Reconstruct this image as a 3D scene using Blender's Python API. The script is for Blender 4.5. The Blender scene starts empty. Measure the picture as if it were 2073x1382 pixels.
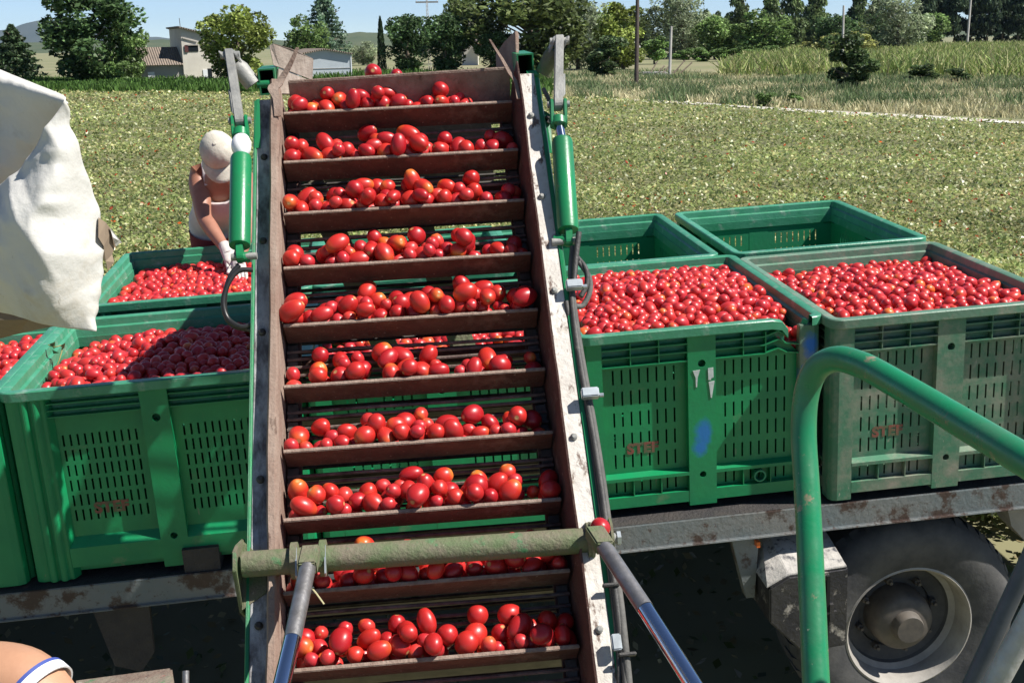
import bpy, bmesh, math, random
import numpy as np
from mathutils import Matrix, Vector, noise
random.seed(7); rng = np.random.default_rng(11)
sc = bpy.context.scene
col = sc.collection
# ------------------------------------------------------------------ camera, sky, sun, exposure
F = 2393.7; CX, CY = 1036.5, 691.0           # focal length and image centre in photograph pixels
def cam_rows(pitch, roll, yaw):
    cy, sy = math.cos(yaw), math.sin(yaw)
    fwd = np.array([sy*math.cos(pitch), cy*math.cos(pitch), -math.sin(pitch)])
    right = np.array([cy, -sy, 0.0]); down = np.cross(fwd, right)
    c, s = math.cos(roll), math.sin(roll)
    return np.array([c*right + s*down, -s*right + c*down, fwd])
ZC = 3.25
CAMW = np.array([0, 0, ZC])
RW = cam_rows(math.radians(14.2), math.radians(1.0), 0.0)      # true horizon
RR = cam_rows(.2853, .0598, .1092)                              # as seen from the trailer's own axes
CR = np.array([-.7485, -4.428, 1.3135])                         # camera in trailer coordinates
MR = RW.T @ RR
RIG = Matrix(np.vstack([np.hstack([MR, (CAMW - MR @ CR)[:, None]]), [0, 0, 0, 1]]).tolist())
RIGI = RIG.inverted()
cd = bpy.data.cameras.new('camera'); cam = bpy.data.objects.new('camera', cd); col.objects.link(cam)
cam.matrix_world = Matrix(np.vstack([np.hstack([np.array([RW[0], -RW[1], -RW[2]]).T, CAMW[:, None]]), [0, 0, 0, 1]]).tolist())
cd.sensor_width = 36; cd.lens = F/2073*36; cd.clip_start = .05; cd.clip_end = 40000
sc.camera = cam
SUN = (RIG.to_3x3() @ Vector((.80, -.20, 1.0))).normalized()    # towards the sun
wd = bpy.data.worlds.new('World'); sc.world = wd; wd.use_nodes = True
nt = wd.node_tree; nt.nodes.clear()
sky = nt.nodes.new('ShaderNodeTexSky'); sky.sky_type = 'NISHITA'; sky.sun_disc = False
sky.sun_elevation = math.asin(SUN.z); sky.sun_rotation = math.atan2(SUN.x, SUN.y)
sky.air_density = 0.5; sky.dust_density = 0.0; sky.ozone_density = 1.8; sky.altitude = 100
bg = nt.nodes.new('ShaderNodeBackground'); bg.inputs[1].default_value = .08
wo = nt.nodes.new('ShaderNodeOutputWorld')
nt.links.new(sky.outputs[0], bg.inputs[0]); nt.links.new(bg.outputs[0], wo.inputs[0])
ld = bpy.data.lights.new('sun', 'SUN'); ld.energy = 4.8; ld.angle = math.radians(.53); ld.color = (1.0, .96, .89)
sun = bpy.data.objects.new('sun', ld); col.objects.link(sun)
sun.rotation_euler = SUN.to_track_quat('Z', 'Y').to_euler(); sun.location = (0, 0, 60)
sc.view_settings.view_transform = 'Standard'; sc.view_settings.look = 'None'
sc.view_settings.exposure = 0.72; sc.view_settings.gamma = 1.0
sc.cycles.use_denoising = True
sc.cycles.max_bounces = 8; sc.cycles.volume_bounces = 0
# ------------------------------------------------------------------ places seen through the lens
def ray_w(px, py):
    return RW.T @ np.array([(px-CX)/F, (py-CY)/F, 1.0])
def W(px, py, d):                       # world point at camera depth d
    return Vector(CAMW + ray_w(px, py)*d)
def G(px, py, z=0.0):                   # world point on the flat ground
    r = ray_w(px, py); k = (z-ZC)/r[2]
    return Vector(CAMW + r*k)
def P(px, py, d):                       # trailer coordinates
    return Vector(CR + RR.T @ (np.array([(px-CX)/F, (py-CY)/F, 1.0])*d))
# conveyor frame: u across, v up the belt, t out of the belt (0 = slat tips)
cs = Vector((0.03599056, 0.71777174, 0.69534769)); cc = Vector((0.99922618, -0.03689304, -0.01363624)); cn = cc.cross(cs)
CO = Vector((-1.08344446, -1.78087325, -0.26435749))
CONV = Matrix(((cc.x, cs.x, cn.x, CO.x), (cc.y, cs.y, cn.y, CO.y), (cc.z, cs.z, cn.z, CO.z), (0, 0, 0, 1)))
CONVI = CONV.inverted()
def PC(px, py, d): return CONVI @ P(px, py, d)
def PCt(px, py, t):                     # conveyor point at height t over the slat tips
    o = CONVI @ Vector(CR); q = CONVI @ P(px, py, 1.0); r = q - o
    return o + r*((t-o.z)/r.z)
# ------------------------------------------------------------------ mesh helpers
class MB:
    def __init__(s, xf=None): s.v = []; s.f = []; s.xf = xf
    def add(s, vs, fs):
        b = len(s.v)
        for p in vs: s.v.append(tuple(p))
        for f in fs: s.f.append(tuple(b+i for i in f))
        return s
    def box(s, x0, x1, y0, y1, z0, z1):
        v = [(x, y, z) for z in (z0, z1) for y in (y0, y1) for x in (x0, x1)]
        return s.add(v, [(0, 2, 3, 1), (4, 5, 7, 6), (0, 1, 5, 4), (2, 6, 7, 3), (0, 4, 6, 2), (1, 3, 7, 5)])
    def prism(s, poly, ext):                 # planar polygon of 3-D points pushed along ext
        n = len(poly); e = Vector(ext)
        v = [Vector(p) for p in poly] + [Vector(p)+e for p in poly]
        return s.add(v, [tuple(range(n-1, -1, -1)), tuple(range(n, 2*n))] + [(i, (i+1) % n, n+(i+1) % n, n+i) for i in range(n)])
    def tube(s, pts, rad, n=12, caps=True):
        pts = [Vector(p) for p in pts]
        if not hasattr(rad, '__len__'): rad = [rad]*len(pts)
        up = None; vs = []
        for i, p in enumerate(pts):
            t = (pts[min(i+1, len(pts)-1)] - pts[max(i-1, 0)]).normalized()
            if up is None:
                up = t.orthogonal().normalized()
            else:
                up = (up - t*up.dot(t)).normalized()
            w = t.cross(up)
            for k in range(n):
                a = 2*math.pi*k/n
                vs.append(p + (up*math.cos(a)+w*math.sin(a))*rad[i])
        fs = []
        for i in range(len(pts)-1):
            for k in range(n):
                fs.append((i*n+k, i*n+(k+1) % n, (i+1)*n+(k+1) % n, (i+1)*n+k))
        if caps:
            fs.append(tuple(range(n-1, -1, -1))); fs.append(tuple((len(pts)-1)*n+k for k in range(n)))
        return s.add(vs, fs)
    def lathe(s, prof, c, ax, n=40):          # prof: (radius, offset along ax)
        c = Vector(c); ax = Vector(ax).normalized(); a = ax.orthogonal().normalized(); b = ax.cross(a)
        vs = []
        for r, o in prof:
            for k in range(n):
                t = 2*math.pi*k/n
                vs.append(c + ax*o + (a*math.cos(t)+b*math.sin(t))*r)
        fs = [(i*n+k, i*n+(k+1) % n, (i+1)*n+(k+1) % n, (i+1)*n+k) for i in range(len(prof)-1) for k in range(n)]
        return s.add(vs, fs)
    def slotted(s, a0, a1, z0, z1, o, th, slots):     # sheet in a-z plane with rectangular holes
        xs = sorted({a0, a1} | {q for t in slots for q in (t[0], t[1])}); zs = sorted({z0, z1} | {q for t in slots for q in (t[2], t[3])})
        key = {(t[0], t[2]) for t in slots}; sx = {t[0] for t in slots}
        for i in range(len(xs)-1):
            if xs[i] not in sx:                       # full height strips between slot columns
                s.box(xs[i], xs[i+1], o, o+th, z0, z1); continue
            zc = z0
            for t in sorted([t for t in slots if t[0] == xs[i]], key=lambda t: t[2]):
                if t[2] > zc: s.box(xs[i], xs[i+1], o, o+th, zc, t[2])
                zc = t[3]
            if zc < z1: s.box(xs[i], xs[i+1], o, o+th, zc, z1)
        return s
    def plate_hole(s, a0, a1, z0, z1, o, th, c, r, n=16):
        m = n//4; per = []
        cor = [(a1, z1), (a0, z1), (a0, z0), (a1, z0)]
        for k in range(n):
            t = 2*math.pi*(k+.5)/n; x, z = math.cos(t), math.sin(t); q = 1/max(abs(x)/((a1-a0)/2), abs(z)/((z1-z0)/2))
            per.append(((a0+a1)/2 + x*q, (z0+z1)/2 + z*q))
        vs = []
        for y in (o, o+th):
            vs += [(p[0], y, p[1]) for p in per]
            vs += [(c[0]+r*math.cos(2*math.pi*(k+.5)/n), y, c[1]+r*math.sin(2*math.pi*(k+.5)/n)) for k in range(n)]
        fs = []
        for k in range(n):
            j = (k+1) % n
            fs.append((k, n+k, n+j, j)); fs.append((2*n+k, 2*n+j, 3*n+j, 3*n+k)); fs.append((n+k, 3*n+k, 3*n+j, n+j)); fs.append((k, j, 2*n+j, 2*n+k))
        for q in range(4):                            # corner triangles
            ca, cz = cor[q]; k = q*m + m//2 - 1; j = k+1
            b = len(vs); vs += [(ca, o, cz), (ca, o+th, cz)]
            fs += [(k, j, b), (2*n+k, b+1, 2*n+j), (k, b, b+1, 2*n+k), (j, 2*n+j, b+1, b)]
        return s.add(vs, fs)
    def mesh(s, name, mat, smooth=False, bevel=0, base=None):
        me = bpy.data.meshes.new(name)
        vs = s.v if s.xf is None else [tuple(s.xf(Vector(p))) for p in s.v]
        if base is not None: vs = [(p[0]-base[0], p[1]-base[1], p[2]-base[2]) for p in vs]
        me.from_pydata(vs, [], s.f); me.validate()
        bm = bmesh.new(); bm.from_mesh(me)
        bmesh.ops.recalc_face_normals(bm, faces=bm.faces)
        if bevel:
            ed = [e for e in bm.edges if len(e.link_faces) == 2 and e.calc_face_angle(0) > .5]
            bmesh.ops.bevel(bm, geom=ed, offset=bevel, segments=2, affect='EDGES', clamp_overlap=True)
        bm.to_mesh(me); bm.free()
        if smooth:
            me.polygons.foreach_set('use_smooth', [True]*len(me.polygons))
            if smooth != 'all': me.set_sharp_from_angle(angle=math.radians(40))
        if mat is not None: me.materials.append(mat)
        return me
    def build(s, name, mat, parent=None, smooth=False, bevel=0, base=None):
        if base is None and parent is not None: base = BASE.get(parent.name)
        o = bpy.data.objects.new(name, s.mesh(name, mat, smooth, bevel, base)); col.objects.link(o)
        if parent is not None:
            o.parent = parent
            if base is not None: BASE[o.name] = base
        return o
BASE = {}
def tag(o, label=None, cat=None, group=None, kind=None):
    for k, v in (('label', label), ('category', cat), ('group', group), ('kind', kind)):
        if v: o[k] = v
    return o
def thing(name, label, cat, frame=None, base=(0, 0, 0), group=None):
    o = bpy.data.objects.new(name, None); col.objects.link(o); o.empty_display_size = .2
    o.matrix_world = (frame or Matrix.Identity(4)) @ Matrix.Translation(base)
    BASE[o.name] = tuple(base)
    return tag(o, label, cat, group)
def np_mesh(name, v, f, mat, smooth=False, attrs=None):
    me = bpy.data.meshes.new(name); v = np.asarray(v, np.float32); f = np.asarray(f, np.int32)
    me.vertices.add(len(v)); me.vertices.foreach_set('co', v.ravel())
    k = f.shape[1]; me.loops.add(f.size); me.loops.foreach_set('vertex_index', f.ravel())
    me.polygons.add(len(f)); me.polygons.foreach_set('loop_start', np.arange(0, f.size, k, dtype=np.int32))
    if smooth: me.polygons.foreach_set('use_smooth', np.ones(len(f), bool))
    for an, (ty, arr) in (attrs or {}).items():
        at = me.attributes.new(an, ty, 'POINT'); at.data.foreach_set('color' if 'COLOR' in ty else 'value', np.asarray(arr, np.float32).ravel())
    me.update(calc_edges=True); me.validate()
    if mat: me.materials.append(mat)
    return me
def link(name, me, parent=None):
    o = bpy.data.objects.new(name, me); col.objects.link(o)
    if parent is not None: o.parent = parent
    return o
def curve(pts, n=8):                        # Catmull-Rom through 3-D points
    p = [Vector(q) for q in pts]; p = [p[0]*2-p[1]] + p + [p[-1]*2-p[-2]]; out = []
    for i in range(1, len(p)-2):
        for k in range(n):
            t = k/n; a, b, c, d = p[i-1:i+3]
            out.append(.5*((2*b) + (c-a)*t + (2*a-5*b+4*c-d)*t*t + (3*b-a-3*c+d)*t**3))
    return out + [p[-2]]
# ------------------------------------------------------------------ materials
def nodes(name):
    m = bpy.data.materials.new(name); m.use_nodes = True; t = m.node_tree
    return m, t, t.nodes['Principled BSDF']
def rgba(c): return (c[0], c[1], c[2], 1)
def ramp(t, fac, a, b, ca=(0, 0, 0), cb=(1, 1, 1)):
    r = t.nodes.new('ShaderNodeValToRGB'); r.color_ramp.elements[0].position = a; r.color_ramp.elements[1].position = b
    r.color_ramp.elements[0].color = rgba(ca); r.color_ramp.elements[1].color = rgba(cb)
    t.links.new(fac, r.inputs[0]); return r.outputs[0]
def mix(t, fac, a, b):
    m = t.nodes.new('ShaderNodeMix'); m.data_type = 'RGBA'
    for q, i in ((fac, 0), (a, 6), (b, 7)):
        if hasattr(q, 'is_linked'): t.links.new(q, m.inputs[i])
        elif i == 0: m.inputs[0].default_value = q
        else: m.inputs[i].default_value = rgba(q)
    return m.outputs[2]
def tex(t, scale, detail=4, rough=.6, stretch=None, dist=0):
    c = t.nodes.new('ShaderNodeTexCoord'); src = c.outputs['Object']
    if stretch:
        mp = t.nodes.new('ShaderNodeMapping'); mp.inputs['Scale'].default_value = stretch; t.links.new(src, mp.inputs[0]); src = mp.outputs[0]
    n = t.nodes.new('ShaderNodeTexNoise'); n.inputs['Scale'].default_value = scale; n.inputs['Detail'].default_value = detail
    n.inputs['Roughness'].default_value = rough; n.inputs['Distortion'].default_value = dist
    t.links.new(src, n.inputs['Vector']); return n.outputs['Fac']
def pm(name, c1, c2=None, scale=6, rough=.5, metal=0, bump=0, bscale=60, chips=(), spec=.5, stretch=None, rvar=0):
    """base colour c1 drifting to c2; chips: list of (colour, scale, low, high, stretch) worn-off patches on top"""
    m, t, b = nodes(name); src = None
    b.inputs['Roughness'].default_value = rough; b.inputs['Metallic'].default_value = metal; b.inputs['Specular IOR Level'].default_value = spec
    b.inputs['Base Color'].default_value = rgba(c1)
    if c2 is not None: src = mix(t, ramp(t, tex(t, scale, 5, .65, stretch), .35, .65), c1, c2)
    for cch in chips:
        fac = ramp(t, tex(t, cch[1], 6, .7, cch[4] if len(cch) > 4 else None), cch[2], cch[3])
        src = mix(t, fac, src if src is not None else c1, cch[0])
    if src is not None: t.links.new(src, b.inputs['Base Color'])
    if rvar:
        r = ramp(t, tex(t, scale*2, 4), .3, .7, (max(rough-rvar, .05),)*3, (min(rough+rvar, 1),)*3); t.links.new(r, b.inputs['Roughness'])
    if bump:
        bp = t.nodes.new('ShaderNodeBump'); bp.inputs['Strength'].default_value = bump; bp.inputs['Distance'].default_value = .01
        t.links.new(tex(t, bscale, 5), bp.inputs['Height']); t.links.new(bp.outputs[0], b.inputs['Normal'])
    return m
def leafmat(name, attr=True, c=(.05, .09, .02), c2=None, trans=.35, rough=.55):
    m, t, b = nodes(name); out = t.nodes['Material Output']
    if attr:
        a = t.nodes.new('ShaderNodeAttribute'); a.attribute_name = 'col'; src = a.outputs['Color']
    else:
        a = t.nodes.new('ShaderNodeAttribute'); a.attribute_name = 'rnd'
        src = mix(t, a.outputs['Fac'], c, c2 or c)
    b.inputs['Roughness'].default_value = rough; b.inputs['Specular IOR Level'].default_value = .3
    t.links.new(src, b.inputs['Base Color'])
    tr = t.nodes.new('ShaderNodeBsdfTranslucent'); t.links.new(src, tr.inputs[0])
    ms = t.nodes.new('ShaderNodeMixShader'); ms.inputs[0].default_value = trans
    t.links.new(b.outputs[0], ms.inputs[1]); t.links.new(tr.outputs[0], ms.inputs[2]); t.links.new(ms.outputs[0], out.inputs[0])
    return m
GREEN1, GREEN2 = (.004, .235, .082), (.006, .185, .070)
DUST = (.22, .19, .13)
M = {}
M['bin'] = pm('bin_green', GREEN1, GREEN2, 4, .42, bump=.12, bscale=40, chips=[(DUST, 5, .62, .92), ((.16, .21, .14), 38, .66, .72, (1, 1, .25))], rvar=.1)
M['rim'] = pm('worn_rim_sun_glare', (.07, .27, .17), (.035, .22, .115), 7, .4, bump=.15, bscale=60, chips=[((.26, .36, .29), 16, .56, .75)])  # sun glare put into a paler green, with pale worn patches
M['rim_old'] = pm('weathered_rim_sun_glare', (.13, .22, .16), (.08, .19, .12), 7, .5, bump=.15, bscale=60, chips=[((.27, .25, .2), 12, .5, .75)])  # greyer weathering, the sun glare again put into the tone
M['bin_old'] = pm('bin_weathered', (.04, .175, .095), (.075, .165, .105), 5, .6, bump=.15, bscale=40, chips=[((.27, .245, .195), 6, .45, .72), ((.3, .3, .25), 40, .64, .7, (1, 1, .25))])
M['bin_pale'] = pm('bin_sunfaded', (.012, .23, .095), (.03, .22, .11), 3, .5, bump=.1, bscale=40, chips=[(DUST, 6, .6, .95)])
M['paint'] = pm('green_machine_paint', (.012, .21, .075), (.018, .16, .065), 5, .35, bump=.06, bscale=90, chips=[((.17, .15, .10), 22, .63, .72), ((.3, .33, .26), 60, .7, .76)], rvar=.1)
M['paint_dirty'] = pm('muddy_green_paint', (.10, .14, .06), (.17, .14, .10), 14, .75, bump=.5, bscale=70, chips=[((.03, .2, .07), 11, .58, .7), ((.42, .36, .28), 70, .66, .72)])
M['flake'] = pm('flaking_white_paint', (.66, .63, .58), (.50, .46, .41), 10, .6, bump=.4, bscale=60, chips=[((.15, .10, .075), 30, .55, .62, (1, .45, 1)), ((.33, .26, .19), 8, .6, .72)])
M['flake_left'] = pm('flaking_paint_shaded', (.5, .5, .5), (.3, .3, .31), 9, .65, bump=.4, bscale=60, chips=[((.10, .09, .09), 16, .42, .62, (1, .4, 1))])  # shade on the left flange put into a greyer copy of the paint
M['rust'] = pm('rusty_brown_steel', (.062, .026, .020), (.105, .05, .037), 12, .8, bump=.5, bscale=80, chips=[((.20, .15, .12), 9, .55, .8), ((.30, .25, .21), 60, .62, .70)])
M['rust_dust'] = pm('dusty_brown_steel', (.19, .12, .09), (.30, .225, .18), 16, .85, bump=.5, bscale=90, chips=[((.08, .045, .03), 20, .6, .7, (1, .3, 1))], stretch=(1, .3, 1))
M['rod'] = pm('dirty_belt_rod', (.06, .035, .03), (.22, .17, .14), 14, .7, bump=.4, bscale=80)
M['chain'] = pm('greasy_chain', (.03, .026, .024), (.10, .09, .08), 18, .55, .3)
M['lip'] = pm('worn_sunlit_slat_edge', (.33, .25, .2), (.2, .13, .1), 25, .85, bump=.5, bscale=90)  # sunlight on the slat edge painted as a paler tone, plus wear
M['board'] = pm('weathered_grey_board', (.36, .3, .25), (.25, .2, .165), 12, .85, bump=.4, bscale=50, stretch=(8, 1, 1))
M['steel'] = pm('dull_grey_steel', (.34, .335, .31), (.22, .22, .21), 14, .6, .15, bump=.25, bscale=60, chips=[((.3, .26, .2), 24, .6, .72)])
M['chrome'] = pm('polished_chrome_rod', (.62, .66, .74), None, rough=.12, metal=1)
M['chrome_old'] = pm('dusty_chrome_rod', (.34, .33, .33), (.22, .21, .2), 20, .42, .75, bump=.15, bscale=80)
M['hole'] = pm('dark_cavity', (.006, .006, .006), rough=.9)
M['hose'] = pm('black_rubber_hose', (.03, .03, .03), (.07, .065, .06), 12, .6, bump=.25, bscale=120, chips=[((.22, .2, .17), 18, .62, .8)])
M['hose_black'] = pm('clean_black_hose', (.012, .012, .013), (.03, .03, .03), 12, .4)
M['hose_grey'] = pm('dusty_grey_hose', (.13, .125, .115), (.07, .068, .063), 16, .75, bump=.25, bscale=120)
M['zinc'] = pm('zinc_clamp', (.5, .55, .58), (.35, .38, .4), 20, .4, .6)
M['egg'] = pm('white_gloss_oval', (.88, .88, .88), rough=.3)  # for the added white oval on the left piston rod
M['beam'] = pm('chipped_greyblue_paint', (.14, .165, .172), (.19, .185, .175), 3, .6, bump=.3, bscale=50, chips=[((.06, .036, .028), 6, .53, .60), ((.08, .05, .04), 26, .57, .66)])
M['deck'] = pm('dark_checker_deck', (.035, .032, .035), (.06, .052, .048), 9, .65, .2, bump=.8, bscale=70)
M['tyre'] = pm('dusty_black_tyre', (.036, .037, .041), (.09, .087, .084), 5, .8, bump=.2, bscale=40)
M['wheel'] = pm('dusty_wheel_rim', (.36, .335, .30), (.24, .222, .2), 7, .7, bump=.15, bscale=40)
M['hub'] = pm('greasy_hub', (.06, .054, .05), (.13, .11, .09), 9, .65)
M['toolbox'] = pm('mud_spattered_black_plastic', (.016, .016, .022), (.035, .033, .034), 6, .55, bump=.4, bscale=40, chips=[((.42, .38, .33), 16, .56, .7)])
M['toolbox_top'] = pm('dust_caked_box_top', (.50, .47, .43), (.34, .32, .30), 9, .8, bump=.6, bscale=40, chips=[((.07, .07, .08), 18, .55, .66)])
M['canvas'] = pm('off_white_tarpaulin', (.61, .595, .555), (.53, .515, .475), 4, .6, bump=.55, bscale=13, chips=[((.26, .235, .20), 42, .655, .70, (2.5, 2.5, .5)), ((.46, .41, .33), 6, .54, .74)])
M['canvas_under'] = pm('brown_tarpaulin_lining', (.24, .18, .12), (.17, .125, .09), 8, .9)
M['rail'] = pm('green_handrail_paint', (.010, .215, .085), (.016, .17, .075), 6, .33, bump=.06, bscale=80, chips=[((.05, .17, .09), 9, .5, .75), ((.24, .20, .13), 16, .62, .68), ((.5, .46, .36), 55, .68, .73)], rvar=.14)
M['rail_grey'] = pm('galvanised_handrail', (.42, .43, .44), (.30, .30, .31), 14, .42, .25, bump=.2, bscale=60)
M['rail_shaded'] = pm('handrail_painted_shade', (.05, .06, .08), (.09, .1, .12), 10, .5, .3)  # tube in shade, the shade put into its dark colour
M['soil'] = pm('dry_brown_soil', (.17, .17, .075), (.12, .13, .055), 1.2, .95, bump=.8, bscale=12)
M['skin'] = pm('sunburnt_skin', (.38, .175, .115), (.31, .135, .088), 14, .5, bump=.06, bscale=150)
M['skin_tan'] = pm('tanned_skin', (.46, .25, .15), (.40, .21, .125), 18, .45, bump=.06, bscale=200)
M['cap'] = pm('pale_grey_cap_cloth', (.62, .58, .5), (.5, .46, .38), 20, .9, bump=.2, bscale=120)
M['vest'] = pm('white_cotton_vest', (.72, .66, .64), (.62, .52, .5), 8, .85, bump=.2, bscale=60)
M['shorts'] = pm('dark_red_shorts', (.25, .02, .03), (.18, .015, .025), 10, .85)
M['glove'] = pm('white_work_glove', (.66, .62, .58), (.5, .45, .42), 25, .85)
M['wall'] = pm('pale_render_wall', (.68, .64, .56), (.58, .54, .47), .6, .9)
M['wall_low'] = pm('grey_block_wall', (.42, .40, .37), (.34, .32, .30), .8, .9)
M['barn'] = pm('pale_blue_grey_cladding', (.47, .52, .56), (.40, .45, .49), .5, .7)
M['shutter'] = pm('dark_red_shutter', (.10, .03, .028), rough=.7)
M['white'] = pm('white_painted_wood', (.75, .77, .8), rough=.6)
M['glass'] = pm('dark_window_glass', (.02, .025, .03), rough=.08)
M['pole_wood'] = pm('dark_tarred_pole', (.055, .04, .034), (.09, .07, .06), 3, .9)
M['pole_conc'] = pm('pale_concrete_pole', (.45, .43, .40), (.36, .34, .31), 2, .9)
M['gravel'] = pm('white_limestone_gravel', (.62, .59, .54), (.40, .36, .30), 1.1, .95, bump=.5, bscale=8)
M['rubble'] = pm('grey_rubble', (.45, .44, .42), (.3, .28, .26), 2, .9)
M['bark'] = pm('grey_brown_bark', (.12, .09, .065), (.19, .15, .115), 6, .9, bump=.6, bscale=14)
M['letter'] = pm('faded_red_print', (.26, .05, .045), (.03, .12, .055), 18, .6)
M['mark'] = pm('white_paint_mark', (.62, .64, .64), (.4, .45, .43), 60, .6)
M['orange_lamp'] = pm('orange_marker_lamp', (.6, .12, .02), rough=.3)
def roof_material():
    m, t, b = nodes('clay_tile_roof'); b.inputs['Roughness'].default_value = .9
    t.links.new(mix(t, ramp(t, tex(t, 2.2, 4), .3, .7), (.27, .21, .165), (.18, .15, .125)), b.inputs['Base Color'])
    c = t.nodes.new('ShaderNodeTexCoord'); w = t.nodes.new('ShaderNodeTexWave'); w.inputs['Scale'].default_value = 1.4; w.bands_direction = 'X'
    t.links.new(c.outputs['Object'], w.inputs[0]); bp = t.nodes.new('ShaderNodeBump'); bp.inputs['Strength'].default_value = .9; bp.inputs['Distance'].default_value = .12
    t.links.new(w.outputs[1], bp.inputs['Height']); t.links.new(bp.outputs[0], b.inputs['Normal']); return m
M['roof'] = roof_material()
def ground_material():
    m, t, b = nodes('dry_ground'); b.inputs['Roughness'].default_value = .95
    a = mix(t, ramp(t, tex(t, .05, 5), .4, .62), (.24, .22, .12), (.13, .16, .06))
    a = mix(t, ramp(t, tex(t, .6, 6), .4, .8), a, (.21, .19, .11))
    t.links.new(a, b.inputs['Base Color']); return m
M['ground'] = ground_material()
def tomato_material(name, objrnd):
    m, t, b = nodes(name)
    if objrnd:
        r = t.nodes.new('ShaderNodeObjectInfo').outputs['Random']
    else:
        a = t.nodes.new('ShaderNodeAttribute'); a.attribute_name = 'rnd'; r = a.outputs['Fac']
    z = t.nodes.new('ShaderNodeAttribute'); z.attribute_name = 'tz'
    red = mix(t, r, (.37, .010, .016), (.56, .030, .018)) if objrnd else mix(t, r, (.46, .022, .030), (.58, .045, .032))
    # paler orange shoulder round the stem end, stronger on some fruit
    sh = ramp(t, z.outputs['Fac'], .70, 1.0); k = ramp(t, r, .55, 1.15 if False else 1.0)
    mm = t.nodes.new('ShaderNodeMath'); mm.operation = 'MULTIPLY'; t.links.new(sh, mm.inputs[0]); t.links.new(k, mm.inputs[1])
    c = mix(t, mm.outputs[0], red, (.80, .24, .035))
    rip = ramp(t, r, .985, .995); c = mix(t, rip, c, (.72, .13, .02))
    c = mix(t, ramp(t, z.outputs['Fac'], .980, .995), c, (.50, .30, .12))
    c = mix(t, ramp(t, tex(t, 26 if objrnd else 300, 3), .66, .74), c, (.60, .16, .12))
    t.links.new(c, b.inputs['Base Color'])
    b.inputs['Roughness'].default_value = .27; b.inputs['Specular IOR Level'].default_value = .5
    t.links.new(ramp(t, tex(t, 90 if objrnd else 30, 3), .3, .75, (.26,)*3, (.50,)*3), b.inputs['Roughness'])
    b.inputs['Subsurface Weight'].default_value = .0
    return m
M['tomato'] = tomato_material('ripe_tomato_skin', True); M['tomato_pile'] = tomato_material('ripe_tomato_skin_heap', False)
M['cut'] = pm('split_tomato_flesh', (.55, .08, .05), (.7, .2, .12), 60, .3)
def spot_material(name, base, spots, colr):
    m = M[base].copy(); m.name = name; t = m.node_tree; b = t.nodes['Principled BSDF']; src = b.inputs['Base Color'].links[0].from_socket
    c = t.nodes.new('ShaderNodeTexCoord')
    for (x, y, z, rx, rz) in spots:
        mp = t.nodes.new('ShaderNodeMapping'); mp.inputs['Location'].default_value = (-x/rx, -y/.3, -z/rz); mp.inputs['Scale'].default_value = (1/rx, 1/.3, 1/rz)
        t.links.new(c.outputs['Object'], mp.inputs[0]); ln = t.nodes.new('ShaderNodeVectorMath'); ln.operation = 'LENGTH'; t.links.new(mp.outputs[0], ln.inputs[0])
        ad = t.nodes.new('ShaderNodeMath'); ad.operation = 'MULTIPLY_ADD'; t.links.new(ln.outputs['Value'], ad.inputs[0]); ad.inputs[1].default_value = .4; sn = t.nodes.new('ShaderNodeMath'); sn.operation = 'MULTIPLY'; sn.inputs[1].default_value = .45; t.links.new(tex(t, 30, 4), sn.inputs[0]); t.links.new(sn.outputs[0], ad.inputs[2])
        src = mix(t, ramp(t, ad.outputs[0], .42, .74, (1, 1, 1), (0, 0, 0)), src, colr)
    t.links.new(src, b.inputs['Base Color']); return m
# ------------------------------------------------------------------ ground
GZ = -1.97                                    # wheel level in trailer coordinates
_pn = RIG.to_3x3() @ Vector((0, 0, 1)); _pp = RIG @ Vector((0, 0, GZ))
def ground_z(x, y):
    zl = _pp.z - (_pn.x*(x-_pp.x) + _pn.y*(y-_pp.y))/_pn.z
    r = math.hypot(x-.4, y-5.0); k = min(max((r-5.5)/9, 0), 1); k = k*k*(3-2*k)
    return zl*(1-k)
def smooth_noise(x, y, s, seed=0): return noise.noise(Vector((x/s, y/s, seed*3.7)))
nr, na = 90, 96
gv, gf = [], []
for i in range(nr):
    r = .5*(30000/.5)**(i/(nr-1))
    for k in range(na):
        a = 2*math.pi*k/na; x, y = r*math.cos(a), 3+r*math.sin(a)
        gv.append((x, y, ground_z(x, y) + (.02*smooth_noise(x, y, .6) if r < 40 else 0)))
for i in range(nr-1):
    for k in range(na): gf.append((i*na+k, i*na+(k+1) % na, (i+1)*na+(k+1) % na, (i+1)*na+k))
gf.append(tuple(range(na-1, -1, -1)))
me = bpy.data.meshes.new('ground'); me.from_pydata(gv, [], gf); me.materials.append(M['ground'])
me.polygons.foreach_set('use_smooth', [True]*len(me.polygons)); tag(link('ground', me), kind='structure')
def sheet(name, pts, z, mat):
    s = MB(); s.add([(p[0], p[1], z) for p in pts], [tuple(range(len(pts)))]); return tag(s.build(name, mat), kind='structure')
# tomato field bed: from beside the machine to the weeds
FE = [G(-260, 186), G(560, 192), G(1230, 203), G(1480, 221), G(2073, 256), G(2350, 272)]    # far edge of the crop
def far_edge(x, y):                          # is (x,y) on our side of the far edge?
    a = x/y
    for p, q in zip(FE, FE[1:]):
        if p.x/p.y <= a <= q.x/q.y:
            t = (a*p.y-p.x)/((q.x-p.x)-a*(q.y-p.y)); return y < p.y+t*(q.y-p.y)
    return y < (FE[0].y if a < 0 else FE[-1].y)
tag(sheet('field', [(-60, 16), (60, 16)] + [(q.x, q.y) for q in reversed([Vector((-62, FE[0].y, 0))]+FE)], .012, M['soil']), kind='structure')
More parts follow.
